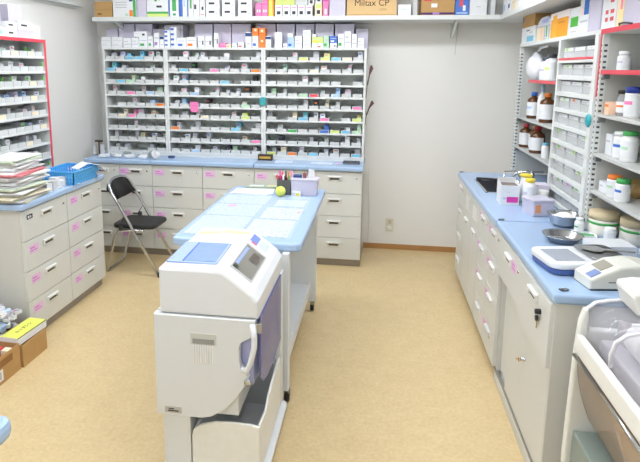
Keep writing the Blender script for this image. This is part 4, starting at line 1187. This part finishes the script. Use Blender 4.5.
# ---------------------------------------------------------------- right rack (front faces -x)
XRR, RD = 1.05, .315
RTOP = 1.838
def slots(parent, x0, x1, y, z0, z1, face='x'):
    b = B(); z = z0
    while z < z1:
        if face == 'y':
            b.box(x0, x1, y - .0008, y, z, z + .010, HOLE)
        else:
            b.box(y - .0008, y + .0008, x0, x1, z, z + .010, HOLE)
        z += .026
    return b.build('slot_holes', parent, kind='stuff')
def slotted_rack(label, ytop, ybot, shelves, redtop=False):
    w = ytop - ybot
    t = thing('steel_shelf_rack', label, 'rack', (XRR, ytop, 0), RZ_RIGHT, 'slotted racks on the right')
    for k, (xa, xb) in enumerate(((0, .022), (w - .022, w))):
        for ya, yb in ((0, .03), (RD - .03, RD)):
            p = B().box(xa, xb, ya, yb, .8585, RTOP - .02, RACKW, .0015).build('upright', t)
            if ya == 0:
                slots(p, xa + .008, xb - .006, -.0001, .9, RTOP - .06, 'y')
            xi = xb if k == 0 else xa
            slots(p, ya + .008, yb - .008, xi, .9, RTOP - .06, 'x')
        B().box(xa + .004, xb - .004, .03, RD - .03, .8585, RTOP - .02, M((206, 207, 202), .5, name='rack_side_sheet')).build('side_sheet', t)
    tb = B().box(0, w, -.002, RD, RTOP - .022, RTOP, RACKW, .0015).build('top_board', t)
    if redtop:
        s = B().box(0, w, -.005, -.002, RTOP - .022, RTOP, REDP).build('edge_strip', tb); s['label'] = 'red edge strip'
        s = B().box(0, .01, -.003, 0, RTOP - .32, RTOP - .022, REDP).build('edge_strip', tb); s['label'] = 'red edge strip'
    B().box(.022, w - .022, RD - .004, RD, .8585, RTOP - .022, M((206, 208, 204), .6)).build('back_sheet', t)
    for z, red, xa, xb in shelves:
        s = B().box(max(.023, xa), min(w - .023, xb), .006, RD - .006, z - .014, z, M((198, 200, 196), .4, name='shelf_sheet'), .0015).build('shelf_board', t)
        if red:
            q = B().box(max(.023, xa), min(w - .023, xb), .002, .006, z - .018, z + .002, REDP).build('edge_strip', s); q['label'] = 'red edge strip'
        for xx in (.03, w - .04):
            if xa - .01 <= xx <= xb + .01:
                B().box(xx - .006, xx + .012, .01, .04, z - .04, z - .014, M((120, 125, 125), .4), .003).build('shelf_hook', s)
    return t
slotted_rack('white slotted rack bay with amber bottles at far right', 4.35, 3.412, [(1.578, True, .30, 2), (1.3, False, 0, 2), (1.075, False, 0, 2)])
slotted_rack('white slotted rack bay with red top edge at right picture edge', 2.819, 1.93, [(1.645, True, 0, 2), (1.438, False, 0, 2), (1.246, False, 0, 2), (1.064, False, 0, 2)], True)
# tray tower between them
t = thing('tray_tower', 'white rack tower of clear medicine trays between the slotted rack bays', 'rack', (XRR, 3.411, 0), RZ_RIGHT)
TW = .590
B().box(0, .03, -.01, RD, .8585, RTOP - .02, RACKW, .002).build('side_panel', t)
B().box(TW - .045, TW, -.012, RD, .8585, RTOP - .02, RACKW, .002).build('side_panel', t)
B().box(0, TW, -.004, RD, RTOP - .02, RTOP, RACKW, .002).build('top_board', t)
B().box(.03, TW - .045, RD - .004, RD, .8585, RTOP - .02, RACKB).build('back_panel', t)
TZ = [.886, .965, 1.058, 1.15, 1.243, 1.336, 1.428, 1.52, 1.612, 1.705]
for k, z in enumerate(TZ):
    b = B(); b.box(.03, TW - .045, .004, RD - .004, z - .006, z, RACKB); b.box(.03, TW - .045, -.012, .004, z - .02, z + .006, RACKW, .002)
    s = b.build('shelf_board', t)
    if k == 9:
        q = B().box(.03, TW - .045, -.014, -.012, z - .004, z + .008, REDP).build('edge_strip', s); q['label'] = 'red edge strip'
CT = M((232, 235, 236), .15, alpha=.45, var=.02, name='clear_tray_plastic')
CF = M((205, 208, 210), .5, var=.22, scale=60, name='mixed_tray_contents')
CF2 = M((214, 196, 202), .5, var=.2, scale=60, name='pinkish_tray_contents')
def clear_tray():
    b = B(); w, d, h = .164, .24, .064
    b.box(-w / 2, w / 2, 0, .002, 0, h, CT); b.box(-w / 2, -w / 2 + .002, .002, d, 0, h, CT); b.box(w / 2 - .002, w / 2, .002, d, 0, h, CT); b.box(-w / 2 + .002, w / 2 - .002, .002, d, 0, .002, CT)
    b.box(-w / 2 + .004, w / 2 - .004, .004, d - .01, .003, h * .72, CF)
    return b.mesh('clear_tray')
CTM = clear_tray()
CARD = carton_mesh(.14, .001, .018, C('white'), [('F', .05, .5, .3, .6, C('grey'))], 'name_card')
CARDS = {c: carton_mesh(.03, .0012, .018, M(rgb, .5), (), 'colour_tab') for c, rgb in {'green': (170, 225, 110), 'orange': (250, 150, 110), 'pink': (240, 150, 220)}.items()}
rt = random.Random(31)
for r, z in enumerate(TZ):
    for k in range(3):
        yw = 3.411 - (.03 + .086 + k * .1715)
        th = thing('clear_tray', 'clear medicine tray, %s from left on %s shelf down of the tray tower' % (ORD[k], ORD[9 - r]), 'tray', (XRR + .012, yw, z + .0005), RZ_RIGHT, 'clear trays in the tray tower')
        link('tray_body', CTM, th)
        c = link('name_card', CARD, th, (0, -.0012, .044))
        if rt.random() < .55:
            cc = rt.choice(['green', 'green', 'orange', 'pink'])
            link('colour_tab', CARDS[cc], th, (rt.uniform(-.05, .05), -.0022, .046))
# teal clip on the tower post
b = B(); b.lathe([(0, -.014), (.022, -.012), (.034, -.004), (.034, 0), (0, 0)], M((45, 165, 175), .4), 14, axis='y')
tag(b.build('teal_clip', None, (XRR - .0125, 2.845, 1.40), RZ_RIGHT), 'round teal clip on the post beside the tray tower', 'clip')
# boxes on the right rack
RTL = {'lightblue': 'white box with light blue square at far end of right rack top', 'kraftblue': 'small brown carton with blue logo at far end of right rack top', 'creambook': 'cream booklet standing on the right rack top',
       'peachbook': 'peach booklet standing on the right rack top', 'greenbook': 'green and white booklet standing on the right rack top', 'orangebox': 'white box with large orange panel on right rack top',
       'greenpanel': 'white box with green panel on right rack top', 'bluepanel': 'white box with blue panel on right rack top', 'redprint': 'white box with red stamps on right rack top', 'yellowstrip': 'pale yellow narrow box on right rack top'}
npl = 0
for X, y0, y1, z0, z1, st in RIGHT_RACK_TOP:
    base, pr = shelf_prints(st)
    zz = RTOP + .0005
    if st == 'kraftblue': zz = 1.9525
    y0 = min(y0, 4.36)
    if st == 'plain':
        lab = ['plain white box right of the blue panel box on right rack top', 'plain white box at right picture edge on right rack top'][npl]; npl += 1
    else:
        lab = RTL[st]
    carton('medicine_box', lab, 'box', (X, (y0 + y1) / 2, zz), RZ_RIGHT, y0 - y1 - .002, .13 if 'book' not in st else .1, (1.952 if st == 'lightblue' else z1) - zz - .0005, base, pr, 'boxes on the right rack')
b = B(); b.prism([(-.13, 0), (.13, 0), (.12, .04), (.05, .062), (-.06, .06), (-.125, .035)], 'y', 0, .11, M((226, 230, 242), .25), .006)
o = b.build('wrapped_package', None, (1.065, 3.84, 1.93), RZ_RIGHT); tag(o, 'white plastic wrapped package lying on booklets on right rack top', 'package')
B().box(-.03, .1, -.001, 0, .02, .045, M((150, 160, 215), .4)).build('printed_panel', o)
o = carton('storage_carton', 'brown carton with dark lettering at the back of right rack top', 'carton', (1.2, 3.52, RTOP + .0005), RZ_RIGHT, .62, .14, .192, KRAFT, [('F', .0, 1, .5, .505, M((160, 122, 72), .8))], 'boxes on the right rack')
l = link('lettering', text_mesh('EXT', .04, M((70, 55, 40), .7)), o, (.0, -.0006, .168)); l.rotation_euler = (PI / 2, 0, 0)
tag(B().tube([(1.07, 2.68, RTOP + .004), (1.05, 2.64, RTOP + .012), (1.045, 2.58, RTOP + .012), (1.06, 2.53, RTOP + .004)], .004, M((70, 60, 55), .6), 6).build('hair_band'), 'dark curved band on the red edge of right rack top', 'band')

# ---------------------------------------------------------------- bottles
def bottle(name, label, loc, r, h, body, cap, paper=None, neck=.45, shoulder=.7, mark=None, caph=.14, group=None, rot=0.0, capr=None, band=None):
    t = thing(name, label, 'bottle' if 'bottle' in name else 'jar', loc, rot, group)
    hs, hc = h * shoulder, h * (1 - caph)
    rn = r * neck
    B().lathe([(0, 0), (r * .93, 0), (r, r * .12), (r, hs), (r * .9, hs + (hc - hs) * .35), (rn * 1.05, hc - (hc - hs) * .25), (rn, hc), (0, hc)], body, 20).build('bottle_body' if 'bottle' in name else 'jar_body', t)
    cr = capr or rn * 1.25
    B().lathe([(0, hc), (cr, hc), (cr, h * .985), (cr * .9, h), (0, h)], cap, 18).build('cap', t)
    if paper is not None:
        b = B(); n = 12; z0, z1 = h * .12, hs * .92
        # label wraps the side towards the aisle
        i0 = b.mi(paper); i1 = b.mi(mark) if mark else i0
        zs = [z0, z0 + (z1 - z0) * .5, z0 + (z1 - z0) * .68, z1]
        cols = []
        for k in range(n + 1):
            a = PI * (.55 + 1.15 * k / n)
            cols.append([b.bm.verts.new(((r + .0006) * math.cos(a), (r + .0006) * math.sin(a), z)) for z in zs])
        for k in range(n):
            for q in range(3):
                f = b.bm.faces.new((cols[k][q], cols[k + 1][q], cols[k + 1][q + 1], cols[k][q + 1])); f.smooth = True
                f.material_index = i1 if (q == 1 and 3 < k < n - 4) else i0
        b.build('paper_label', t)
    if band is not None:
        B().lathe([(r + .001, h * .5), (r + .002, h * .5), (r + .002, h * .6), (r + .001, h * .6)], band, 20).build('band', t)
    return t
WP = M((244, 245, 246), .35, name='white_bottle_plastic')
PAPER = C('white')
G = 'amber bottles on the right rack'
bottle('amber_bottle', 'amber bottle with blue cap on middle shelf of far right rack', (1.12, 4.12, 1.3005), 0.0451, .19, AMBER, C('blue'), PAPER, .38, .68, C('paleblue'), group=G)
bottle('amber_bottle', 'amber bottle with orange cap on middle shelf of far right rack', (1.12, 3.80, 1.3005), 0.0476, .195, AMBER, C('orange'), PAPER, .38, .68, group=G)
bottle('amber_bottle', 'amber bottle with red cap on lower shelf of far right rack', (1.11, 4.23, 1.0755), 0.0451, .175, AMBER, C('red'), PAPER, .38, .68, group=G)
bottle('amber_bottle', 'amber bottle with crimson cap on lower shelf, nearer the tray tower', (1.11, 3.93, 1.0755), 0.0508, .185, AMBER, M((170, 25, 45), .4), PAPER, .38, .65, group=G)
bottle('spray_bottle', 'white spray bottle between amber bottles under the red shelf', (1.13, 3.965, 1.3005), 0.0287, .25, WP, M((190, 215, 245), .4), None, .4, .55, caph=.2)
bottle('small_bottle', 'small white bottle with sky blue cap below the amber bottles', (1.10, 3.70, 1.0755), 0.0230, .10, WP, C('skyblue'), PAPER, .7, .75)
bottle('amber_bottle', 'amber bottle with tan cap between two red capped bottles on lower shelf', (1.14, 4.085, 1.0755), .0450, .18, AMBER, M((214, 180, 130), .5), PAPER, .38, .68, group=G)
bottle('white_bottle', 'white bottle with purple label on red shelf of far right rack', (1.12, 3.90, 1.5785), .04, .15, WP, M((90, 95, 120), .4), PAPER, .5, .75, C('lavender'))
bottle('white_bottle', 'white bottle with yellow label on red shelf of far right rack', (1.12, 3.78, 1.5785), .042, .17, WP, M((60, 62, 70), .4), PAPER, .5, .75, C('lime'))
bottle('white_bottle', 'pinkish white bottle behind the white plastic bag on red shelf', (1.22, 3.95, 1.5785), .035, .16, M((228, 210, 225), .4), WP, None, .5, .75)
# knotted white bag hanging at far right rack
b = B(); rg = random.Random(2)
bmesh.ops.create_icosphere(b.bm, subdivisions=3, radius=1.0)
for v in b.bm.verts:
    f = 1 + .07 * math.sin(7 * v.co.x + 4 * v.co.z) + rg.uniform(-.03, .03)
    zf = (v.co.z + 1) / 2
    v.co = Vector((v.co.x * .08 * f * (1.05 - .45 * zf), v.co.y * .13 * f * (1.1 - .5 * zf), v.co.z * .105 * f))
b.mi(M((240, 242, 248), .25, name='white_bag_film'))
for f in b.bm.faces: f.smooth = True
t = thing('plastic_bag', 'stuffed white plastic bag hanging in the far right rack', 'plastic bag', (1.13, 4.165, 1.675))
b.build('bag_body', t)
b = B(); b.tube([(0, 0, .09), (.01, -.05, .13), (.03, -.14, .138)], .012, M((240, 242, 248), .25, name='white_bag_film'), 8); b.build('bag_handle', t)
# near right rack bay
bottle('white_bottle', 'white bottle alone on the red shelf of the near right rack', (1.13, 2.745, 1.6455), 0.0281, 0.0882, WP, WP, PAPER, .68, .72, caph=.2, mark=C('lavender'))
bottle('clear_bottle', 'round clear bottle with flat black cap in the near right rack', (1.14, 2.71, 1.4385), 0.0351, 0.1170, M((214, 214, 214), .1, trans=.5, var=0, ior=1.2), BLACK, PAPER, .75, .6, caph=.14, mark=C('orange'))
bottle('white_bottle', 'white bottle with dark blue cap at right picture edge', (1.13, 2.60, 1.4385), 0.0374, 0.1350, WP, M((30, 55, 150), .4), PAPER, .8, .8, caph=.2, mark=C('pink'))
tag(carton('medicine_box', None, None, (1.08, 2.76, 1.4385), RZ_RIGHT, .05, .04, .06, M((245, 205, 175), .5), [('F', .1, .9, .6, .8, C('orange'))]), 'peach label box before the round clear bottle', 'box')
tag(carton('medicine_box', None, None, (1.10, 2.745, 1.2465), RZ_RIGHT, .07, .08, .1, C('white'), [('F', .1, .7, .6, .7, C('grey'))]), 'plain white box on third shelf of near right rack', 'box')
bottle('white_bottle', 'white bottle with blue band on third shelf of near right rack', (1.12, 2.65, 1.2465), 0.0351, 0.1215, WP, WP, PAPER, .8, .8, caph=.15, mark=C('blue'))
bottle('white_bottle', 'white bottle with green cap on third shelf at picture edge', (1.11, 2.55, 1.2465), 0.0351, 0.1350, WP, C('green'), PAPER, .7, .75, mark=C('palegreen'))
t = thing('soap_basket', 'tan woven tray lying on the lowest shelf of near right rack', 'woven tray', (1.22, 2.66, 1.0645), 0)
b = B(); b.lathe([(0, 0), (.05, 0), (.075, .07), (.07, .07), (.047, .005), (0, .005)], M((200, 165, 105), .7, var=.25, scale=80), 18); b.build('tray_body', t)
t = carton('medicine_box', 'white carton beside the orange capped bottle on lowest shelf', 'box', (1.09, 2.735, 1.0645), RZ_RIGHT, .09, .1, .05, C('white'), [('F', .1, .5, .5, .65, C('grey'))])
bottle('white_bottle', 'white bottle with orange cap on the lowest shelf', (1.10, 2.635, 1.0645), 0.0312, 0.1035, WP, C('orange'), PAPER, .9, .82, caph=.18, mark=C('palegreen'), capr=.030)
bottle('white_bottle', 'white bottle with light green cap on the lowest shelf', (1.10, 2.545, 1.0645), 0.0312, 0.1035, WP, C('green'), PAPER, .9, .8, caph=.2, mark=C('blue'), capr=.028)
# ---------------------------------------------------------------- things on the right worktop
zt = .8585
GJ = 'green banded jars on the right worktop'
JW = M((240, 236, 226), .4); TAN = M((214, 196, 160), .5)
bottle('tan_lid_jar', 'large white jar with tan lid and green band, nearer the tray tower', (1.105, 2.72, zt), .066, .115, JW, TAN, None, .95, .92, caph=.3, capr=.068, band=C('green'), group=GJ)
bottle('tan_lid_jar', 'large white jar with tan lid and green band at picture edge', (1.20, 2.60, zt), .066, .115, JW, TAN, None, .95, .92, caph=.3, capr=.068, band=C('green'), group=GJ)
bottle('small_jar', 'small white capped jar before the tan lid jars', (1.085, 2.59, zt), .025, .07, WP, WP, PAPER, .9, .8, caph=.3, capr=.024)
bottle('small_bottle', 'short green and white bottle beside the tan lid jar', (1.0, 2.73, zt), .022, .075, WP, WP, PAPER, .6, .7, mark=C('green'))
t = thing('detergent_box', 'white box with magenta logo and dark open top beside sink', 'box', (.79, 3.245, zt), 0)
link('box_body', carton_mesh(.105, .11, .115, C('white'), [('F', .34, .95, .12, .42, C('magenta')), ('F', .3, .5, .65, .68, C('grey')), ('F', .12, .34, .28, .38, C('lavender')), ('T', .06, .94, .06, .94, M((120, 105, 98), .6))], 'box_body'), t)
B().prism([(.0, .115), (.11, .115), (.11, .135), (.0, .122)], 'x', -.0525, -.050, C('white')).build('box_flap', t)
B().prism([(.0, .115), (.11, .115), (.11, .135), (.0, .122)], 'x', .050, .0525, C('white')).build('box_flap', t)
B().box(-.05, .05, .107, .11, .115, .145, C('white')).build('box_flap', t)
bottle('white_bottle', 'tall white bottle with yellow cap beside the magenta logo box', (.895, 3.235, zt), .036, .165, WP, C('yellow'), PAPER, .6, .8, caph=.12, mark=C('lavender'))
t = thing('storage_box', 'pale lavender lidded box with orange sticker on right worktop', 'box', (.895, 3.06, zt), .3)
B().prism([(-.055, 0), (.055, 0), (.062, .078), (-.062, .078)], 'y', -.055, .055, C('lavender', .35), .004).build('body', t)
B().box(-.066, .066, -.06, .06, .078, .092, C('lavender', .35), .004).build('lid', t)
carton('sticker', None, None, (-.032, -.0565, .02), 0, .032, .001, .045, M((245, 165, 110), .5), parent=t)
# strainer and bowls behind
def bowl(label, loc, r, h, powder, name='steel_bowl'):
    t = thing(name, label, 'bowl', loc)
    B().lathe([(0, 0), (r * .55, 0), (r * .8, h * .3), (r * .97, h * .92), (r * 1.05, h), (r * 1.05, h + .003), (r * .95, h * .97), (r * .78, h * .34), (r * .53, .005), (0, .005)], STEEL, 28).build('bowl_body', t)
    if powder:
        b = B(); b.lathe([(0, h * 1.12), (r * .3, h * 1.08), (r * .55, h * .85), (r * .86, h * .72), (0, h * .6)], M((245, 245, 243), .8, var=.08, scale=40, bump=.6), 20); b.build('cotton_filling', t)
    return t
bowl('steel bowl heaped with white cotton on right worktop', (.965, 2.84, zt), .08, .062, True)
bowl('shallow empty steel bowl behind the scale on right worktop', (.87, 2.56, zt), .085, .034, False)
t = bowl('steel strainer bowl upside behind the magenta logo box', (.85, 3.45, zt + .0), .06, .1, False)
tag(B().tube([(.79, 3.45, zt + .103), (.81, 3.5, zt + .155), (.88, 3.5, zt + .16), (.908, 3.45, zt + .103)], .005, CHROME, 8).build('wire_handle'), 'chrome wire handle arching over the strainer bowl', 'handle')
bottle('white_bottle', 'white funnel shaped bottle with yellow rim behind the tall white bottle', (.90, 3.345, zt), .036, .17, WP, C('yellow'), None, .8, .6, caph=.08)
tag(carton('medicine_box', None, None, (.955, 3.37, zt), RZ_RIGHT, .09, .075, .11, M((230, 222, 240), .5), [('F', .0, .3, .2, .95, M((60, 50, 90), .5))]), 'pale purple box with dark stripe beside the tray tower foot', 'box')
tag(B().lathe([(0, 0), (.03, 0), (.03, .09), (.024, .095), (0, .095)], M((225, 226, 220), .4), 16).build('measuring_cup', None, (.975, 3.25, zt)), 'white plastic cup behind the lavender sticker box', 'cup')
# packets
tag(carton('medicine_pack', None, None, (.99, 2.63, zt), -.3, .11, .09, .012, C('white'), [('T', .1, .9, .1, .6, M((90, 170, 110), .5)), ('T', .2, .7, .65, .85, C('grey'))]), 'flat green and white packet beside the shallow bowl', 'packet')
tag(carton('medicine_pack', None, None, (.985, 2.505, zt), .2, .06, .04, .014, M((70, 150, 90), .5)), 'small flat green packet behind the scale', 'packet')
# scale
t = thing('digital_scale', 'white and blue digital scale on the right worktop', 'scale', (.83, 2.23, zt), .18)
b = B(); b.prism(rrect(-.16, .155, -.105, .105, .045), 'z', .004, .026, M((72, 100, 165), .4), .005); b.build('base', t)
b = B(); b.prism(rrect(-.165, .16, -.11, .11, .045), 'z', .026, .052, MACH, .008); b.build('body', t)
b = B(); b.box(-.135, -.02, -.075, .06, .0525, .0545, M((165, 170, 182), .25), .001); b.build('display', t)
b = B(); b.prism(rrect(.01, .15, -.09, .09, .03), 'z', .058, .064, STEEL, .002); b.box(.06, .1, -.02, .02, .052, .058, BLACK); b.build('weighing_pan', t)
for x, y in ((-.12, -.07), (.12, -.07), (-.12, .07), (.12, .07)):
    B().lathe([(0, 0), (.012, 0), (.012, .004), (0, .004)], BLACK, 10, (x, y, 0)).build('foot', t)
t = thing('scoop', 'grey plastic scoop resting on the scale pan', 'scoop', (.93, 2.25, .926), -.12)
b = B(); b.prism([(-.09, .002), (-.05, -.03), (-.02, -.03), (.0, -.006), (.11, -.005), (.11, .008), (.0, .009), (-.02, .032), (-.05, .032)], 'z', 0, .005, M((150, 150, 148), .35), .001); b.build('scoop_body', t)
t = thing('paper_pad', 'stack of white weighing papers behind the scale', 'paper pad', (1.02, 2.36, zt), .08)
carton('pad_body', None, None, (0, 0, 0), 0, .17, .12, .05, C('white'), parent=t)
# label printer
t = thing('label_printer', 'grey white label printer at near end of the right worktop', 'printer', (.885, 2.05, zt), .15)
PR = M((222, 222, 212), .4, var=.01, name='printer_plastic')
b = B(); b.prism([(-.115, .004), (.14, .004), (.14, .06), (.12, .088), (.06, .096), (-.01, .088), (-.07, .062), (-.115, .04)], 'y', -.06, .06, PR, .008); b.build('body', t)
b = B(); b.prism([(-.108, .0455), (-.072, .0645), (-.07, .0635), (-.106, .0445)], 'y', -.045, -.005, M((120, 140, 190), .3)); b.build('button_panel', t)
b = B(); b.prism([(-.066, .0662), (-.02, .0862), (-.019, .085), (-.065, .0650)], 'y', -.03, .035, M((150, 146, 132), .5)); b.build('paper_slot', t)
b = B(); b.box(-.05, .0, -.0612, -.06, .03, .034, M((120, 118, 108), .6)); b.build('side_slit', t)
b = B(); b.box(-.11, .138, -.058, .058, .0, .004, BLACK); b.build('rubber_base', t)
tag(B().tube([(1.04, 2.09, .90), (1.06, 2.13, .96), (1.07, 2.17, .99), (1.10, 2.2, .93), (1.11, 2.24, .865)], .004, M((205, 150, 120), .5), 6).build('device_cable'), 'thin beige cable behind the label printer', 'cable')
t = thing('hand_scanner', 'grey white handheld scanner in its holder behind the weighing papers', 'scanner', (1.19, 2.43, zt), .2)
b = B(); b.prism([(-.04, 0), (.04, 0), (.03, .02), (.02, .075), (-.02, .075), (-.03, .02)], 'y', -.03, .03, MACHG, .006); b.build('holder', t)
b = B(); b.box(-.03, .03, -.05, .05, .075, .11, MACHG, .012); b.build('scanner_head', t)
b = B(); b.box(-.02, .02, -.0515, -.05, .08, .105, BLACK, .0005); b.build('scan_window', t)
# worktop edge clips
for k, (x, y, lab) in enumerate([(.69, 1.965, 'small dark clip at near corner of the right worktop'), (.672, 2.90, 'small dark clip at the joint of right worktops'), (.665, 4.27, 'small dark clip at far corner of the right worktop')]):
    t = thing('edge_clip', lab, 'clip', (x, y, zt), .3 if k == 0 else 0)
    B().box(-.016, .012, -.01, .01, 0, .004, M((60, 64, 70), .4), .001).build('clip_body', t)
    B().box(.0, .016, -.008, .008, .004, .006, STEEL, .0008).build('clip_plate', t)

# ---------------------------------------------------------------- second machine at the right picture edge
t = thing('dispensing_machine', 'white dispensing machine with clear hood at lower right picture edge', 'machine', (1.0, 1.5, 0))
P = at_base(t)
X0, X1, Y0, Y1 = .70, 1.33, 1.08, 1.865
FR = M((238, 238, 232), .35, var=.01, name='machine_frame_plastic')
# side frame at the far end: outline in x-z
b = B(); b.prism([(X0 + .01, .04), (X0, .08), (X0 - .006, .30), (X0, .70), (X0 + .006, .80), (X0 + .018, .846), (X0 + .03, .846), (X0 + .04, .775), (X1, .775), (X1, .04)], 'y', Y1 - .03, Y1, FR, .008); P(b, 'side_frame')
b = B(); b.prism([(X0 + .01, .04), (X0, .08), (X0 - .006, .30), (X0, .70), (X0 + .006, .80), (X0 + .018, .846), (X0 + .03, .846), (X0 + .04, .775), (X1, .775), (X1, .04)], 'y', Y0, Y0 + .03, FR, .008); P(b, 'side_frame')
b = B(); b.box(X0 - .004, X0 + .022, Y0 + .03, Y1 - .03, .69, .758, FR, .008); P(b, 'front_rail')
b = B(); b.tube([(X0 - .006, Y0 + .03, .683), (X0 - .006, Y1 - .035, .683)], .006, CHROME, 8); P(b, 'trim_bar')
b = B(); b.box(X0 + .35, X1, Y0 + .03, Y1 - .03, .05, .88, FR, .01); P(b, 'rear_body')
b = B(); b.box(X0 + .01, X1 - .3, Y0 + .03, Y1 - .03, .05, .08, FR, .004); P(b, 'base')
b = B(); b.box(X0 + .014, X0 + .34, Y0 + .04, Y1 - .034, .081, .40, M((140, 152, 144), .5), .006); ib = P(b, 'inner_tray'); ib['label'] = 'grey green inner tray'
b = B(); b.box(X0 + .30, X0 + .345, Y1 - .16, Y1 - .12, .40, .69, FR, .003); P(b, 'inner_post')
# curved smoky panel in the lower window
b = B(); i = b.mi(M((205, 182, 158), .08, alpha=.55, var=0, name='smoky_acrylic')); n = 10; cols = []
for k in range(n + 1):
    u = k / n
    z = .68 - .24 * u
    x = X0 + .004 + .06 * (u ** 1.8)
    cols.append([b.bm.verts.new((x + o_, y, z)) for o_ in (0, .003) for y in (Y0 + .035, Y1 - .04)])
for a, c in zip(cols, cols[1:]):
    for p, q in ((0, 1), (1, 3), (3, 2), (2, 0)):
        f = b.bm.faces.new((a[p], a[q], c[q], c[p])); f.material_index = i; f.smooth = True
bmesh.ops.recalc_face_normals(b.bm, faces=b.bm.faces)
sp = P(b, 'lower_cover'); sp['label'] = 'brown tinted curved lower cover'
b = B(); b.box(X0 + .05, X0 + .33, Y0 + .06, Y1 - .09, .54, .66, M((186, 158, 132), .5), .02); P(b, 'roller_housing')
b = B(); b.lathe([(0, 0), (.014, 0), (.014, .02), (0, .02)], BLACK, 12, (X0 + .03, 1.74, .60), 'x'); P(b, 'dark_knob')
b = B(); b.box(X0 + .035, X0 + .048, 1.56, 1.59, .58, .62, M((230, 140, 110), .5), .004); P(b, 'orange_tab')
# clear hood
HOOD = M((222, 222, 236), .05, alpha=.17, var=0, spec=.8, name='clear_hood_acrylic')
def shell(poly, y0, y1, m, th=.004):
    b = B(); i = b.mi(m); n = len(poly)
    ca, cb = [], []
    for k, (x, z) in enumerate(poly):
        dx = poly[min(n - 1, k + 1)][0] - poly[max(0, k - 1)][0]; dz = poly[min(n - 1, k + 1)][1] - poly[max(0, k - 1)][1]
        L = math.hypot(dx, dz); nx, nz = dz / L * th, -dx / L * th
        ca.append([b.bm.verts.new((x, y, z)) for y in (y0, y1)]); cb.append([b.bm.verts.new((x + nx, y, z + nz)) for y in (y0, y1)])
    for k in range(n - 1):
        for f in ((ca[k][0], ca[k][1], ca[k + 1][1], ca[k + 1][0]), (cb[k][1], cb[k][0], cb[k + 1][0], cb[k + 1][1]), (ca[k][0], ca[k + 1][0], cb[k + 1][0], cb[k][0]), (ca[k + 1][1], ca[k][1], cb[k][1], cb[k + 1][1])):
            f = b.bm.faces.new(f); f.material_index = i; f.smooth = True
    b.bm.faces.new((ca[0][1], ca[0][0], cb[0][0], cb[0][1])); b.bm.faces.new((ca[-1][0], ca[-1][1], cb[-1][1], cb[-1][0]))
    bmesh.ops.recalc_face_normals(b.bm, faces=b.bm.faces)
    return b
hp = [(X0 + .016, .76), (X0 + .014, .80), (X0 + .024, .84), (X0 + .055, .868), (X0 + .10, .878), (X0 + .2, .893), (X0 + .34, .90)]
h1 = P(shell(hp, Y0 + .035, 1.62, HOOD), 'clear_hood'); h1['label'] = 'clear curved hood nearer the camera'
h2 = P(shell([(x + .012, z - .006) for x, z in hp], 1.625, Y1 - .008, HOOD), 'clear_hood'); h2['label'] = 'clear curved hood at the far end'
b = B(); b.prism([(X0 + .06, 1.60), (X0 + .34, 1.60), (X0 + .34, 1.615), (X0 + .09, 1.615), (X0 + .06, 1.61)], 'z', .905, .91, MACH, .001); P(b, 'hood_edge')
for y0_, y1_ in ((1.612, 1.622), (1.845, 1.857)):
    P(shell([(x - .002, z + .003) for x, z in hp], y0_, y1_, M((240, 240, 246), .2, name='hood_rim_plastic'), .008), 'hood_rim')
b = B(); b.box(X0 + .06, X0 + .33, Y0 + .05, Y1 - .06, .70, .76, M((190, 186, 192), .5), .01); P(b, 'inner_deck')
for k, y in enumerate((1.22, 1.36, 1.5, 1.66)):
    b = B(); b.lathe([(.018, -.045), (.05, -.045), (.055, -.04), (.055, .04), (.05, .045), (.018, .045)], M((240, 238, 238), .5), 22, (X0 + .14, y, .818), 'y'); P(b, 'paper_roll')
b = B(); b.box(X0 + .11, X0 + .2, 1.74, 1.81, .76, .83, M((176, 165, 165), .4), .01); P(b, 'drive_block')
b = B(); b.box(X0 + .24, X0 + .3, 1.2, 1.8, .76, .85, M((128, 120, 130), .4), .01); P(b, 'inner_bracket')
# vented rear housing
vb = B(); vb.prism([(.83, .885), (1.30, .885), (1.30, .965), (.86, .965), (.815, .955), (.812, .94)], 'y', 1.72, Y1 - .005, FR, .008); vh = P(vb, 'vent_housing'); vh['label'] = 'white vented housing on top'
for r in range(3):
    for k in range(9):
        b = B(); x = .838 + k * .022
        b.box(x, x + .010, 1.7185, 1.7205, .893 + r * .022, .907 + r * .022, M((120, 120, 112), .7)); P(b, 'vent_slit')
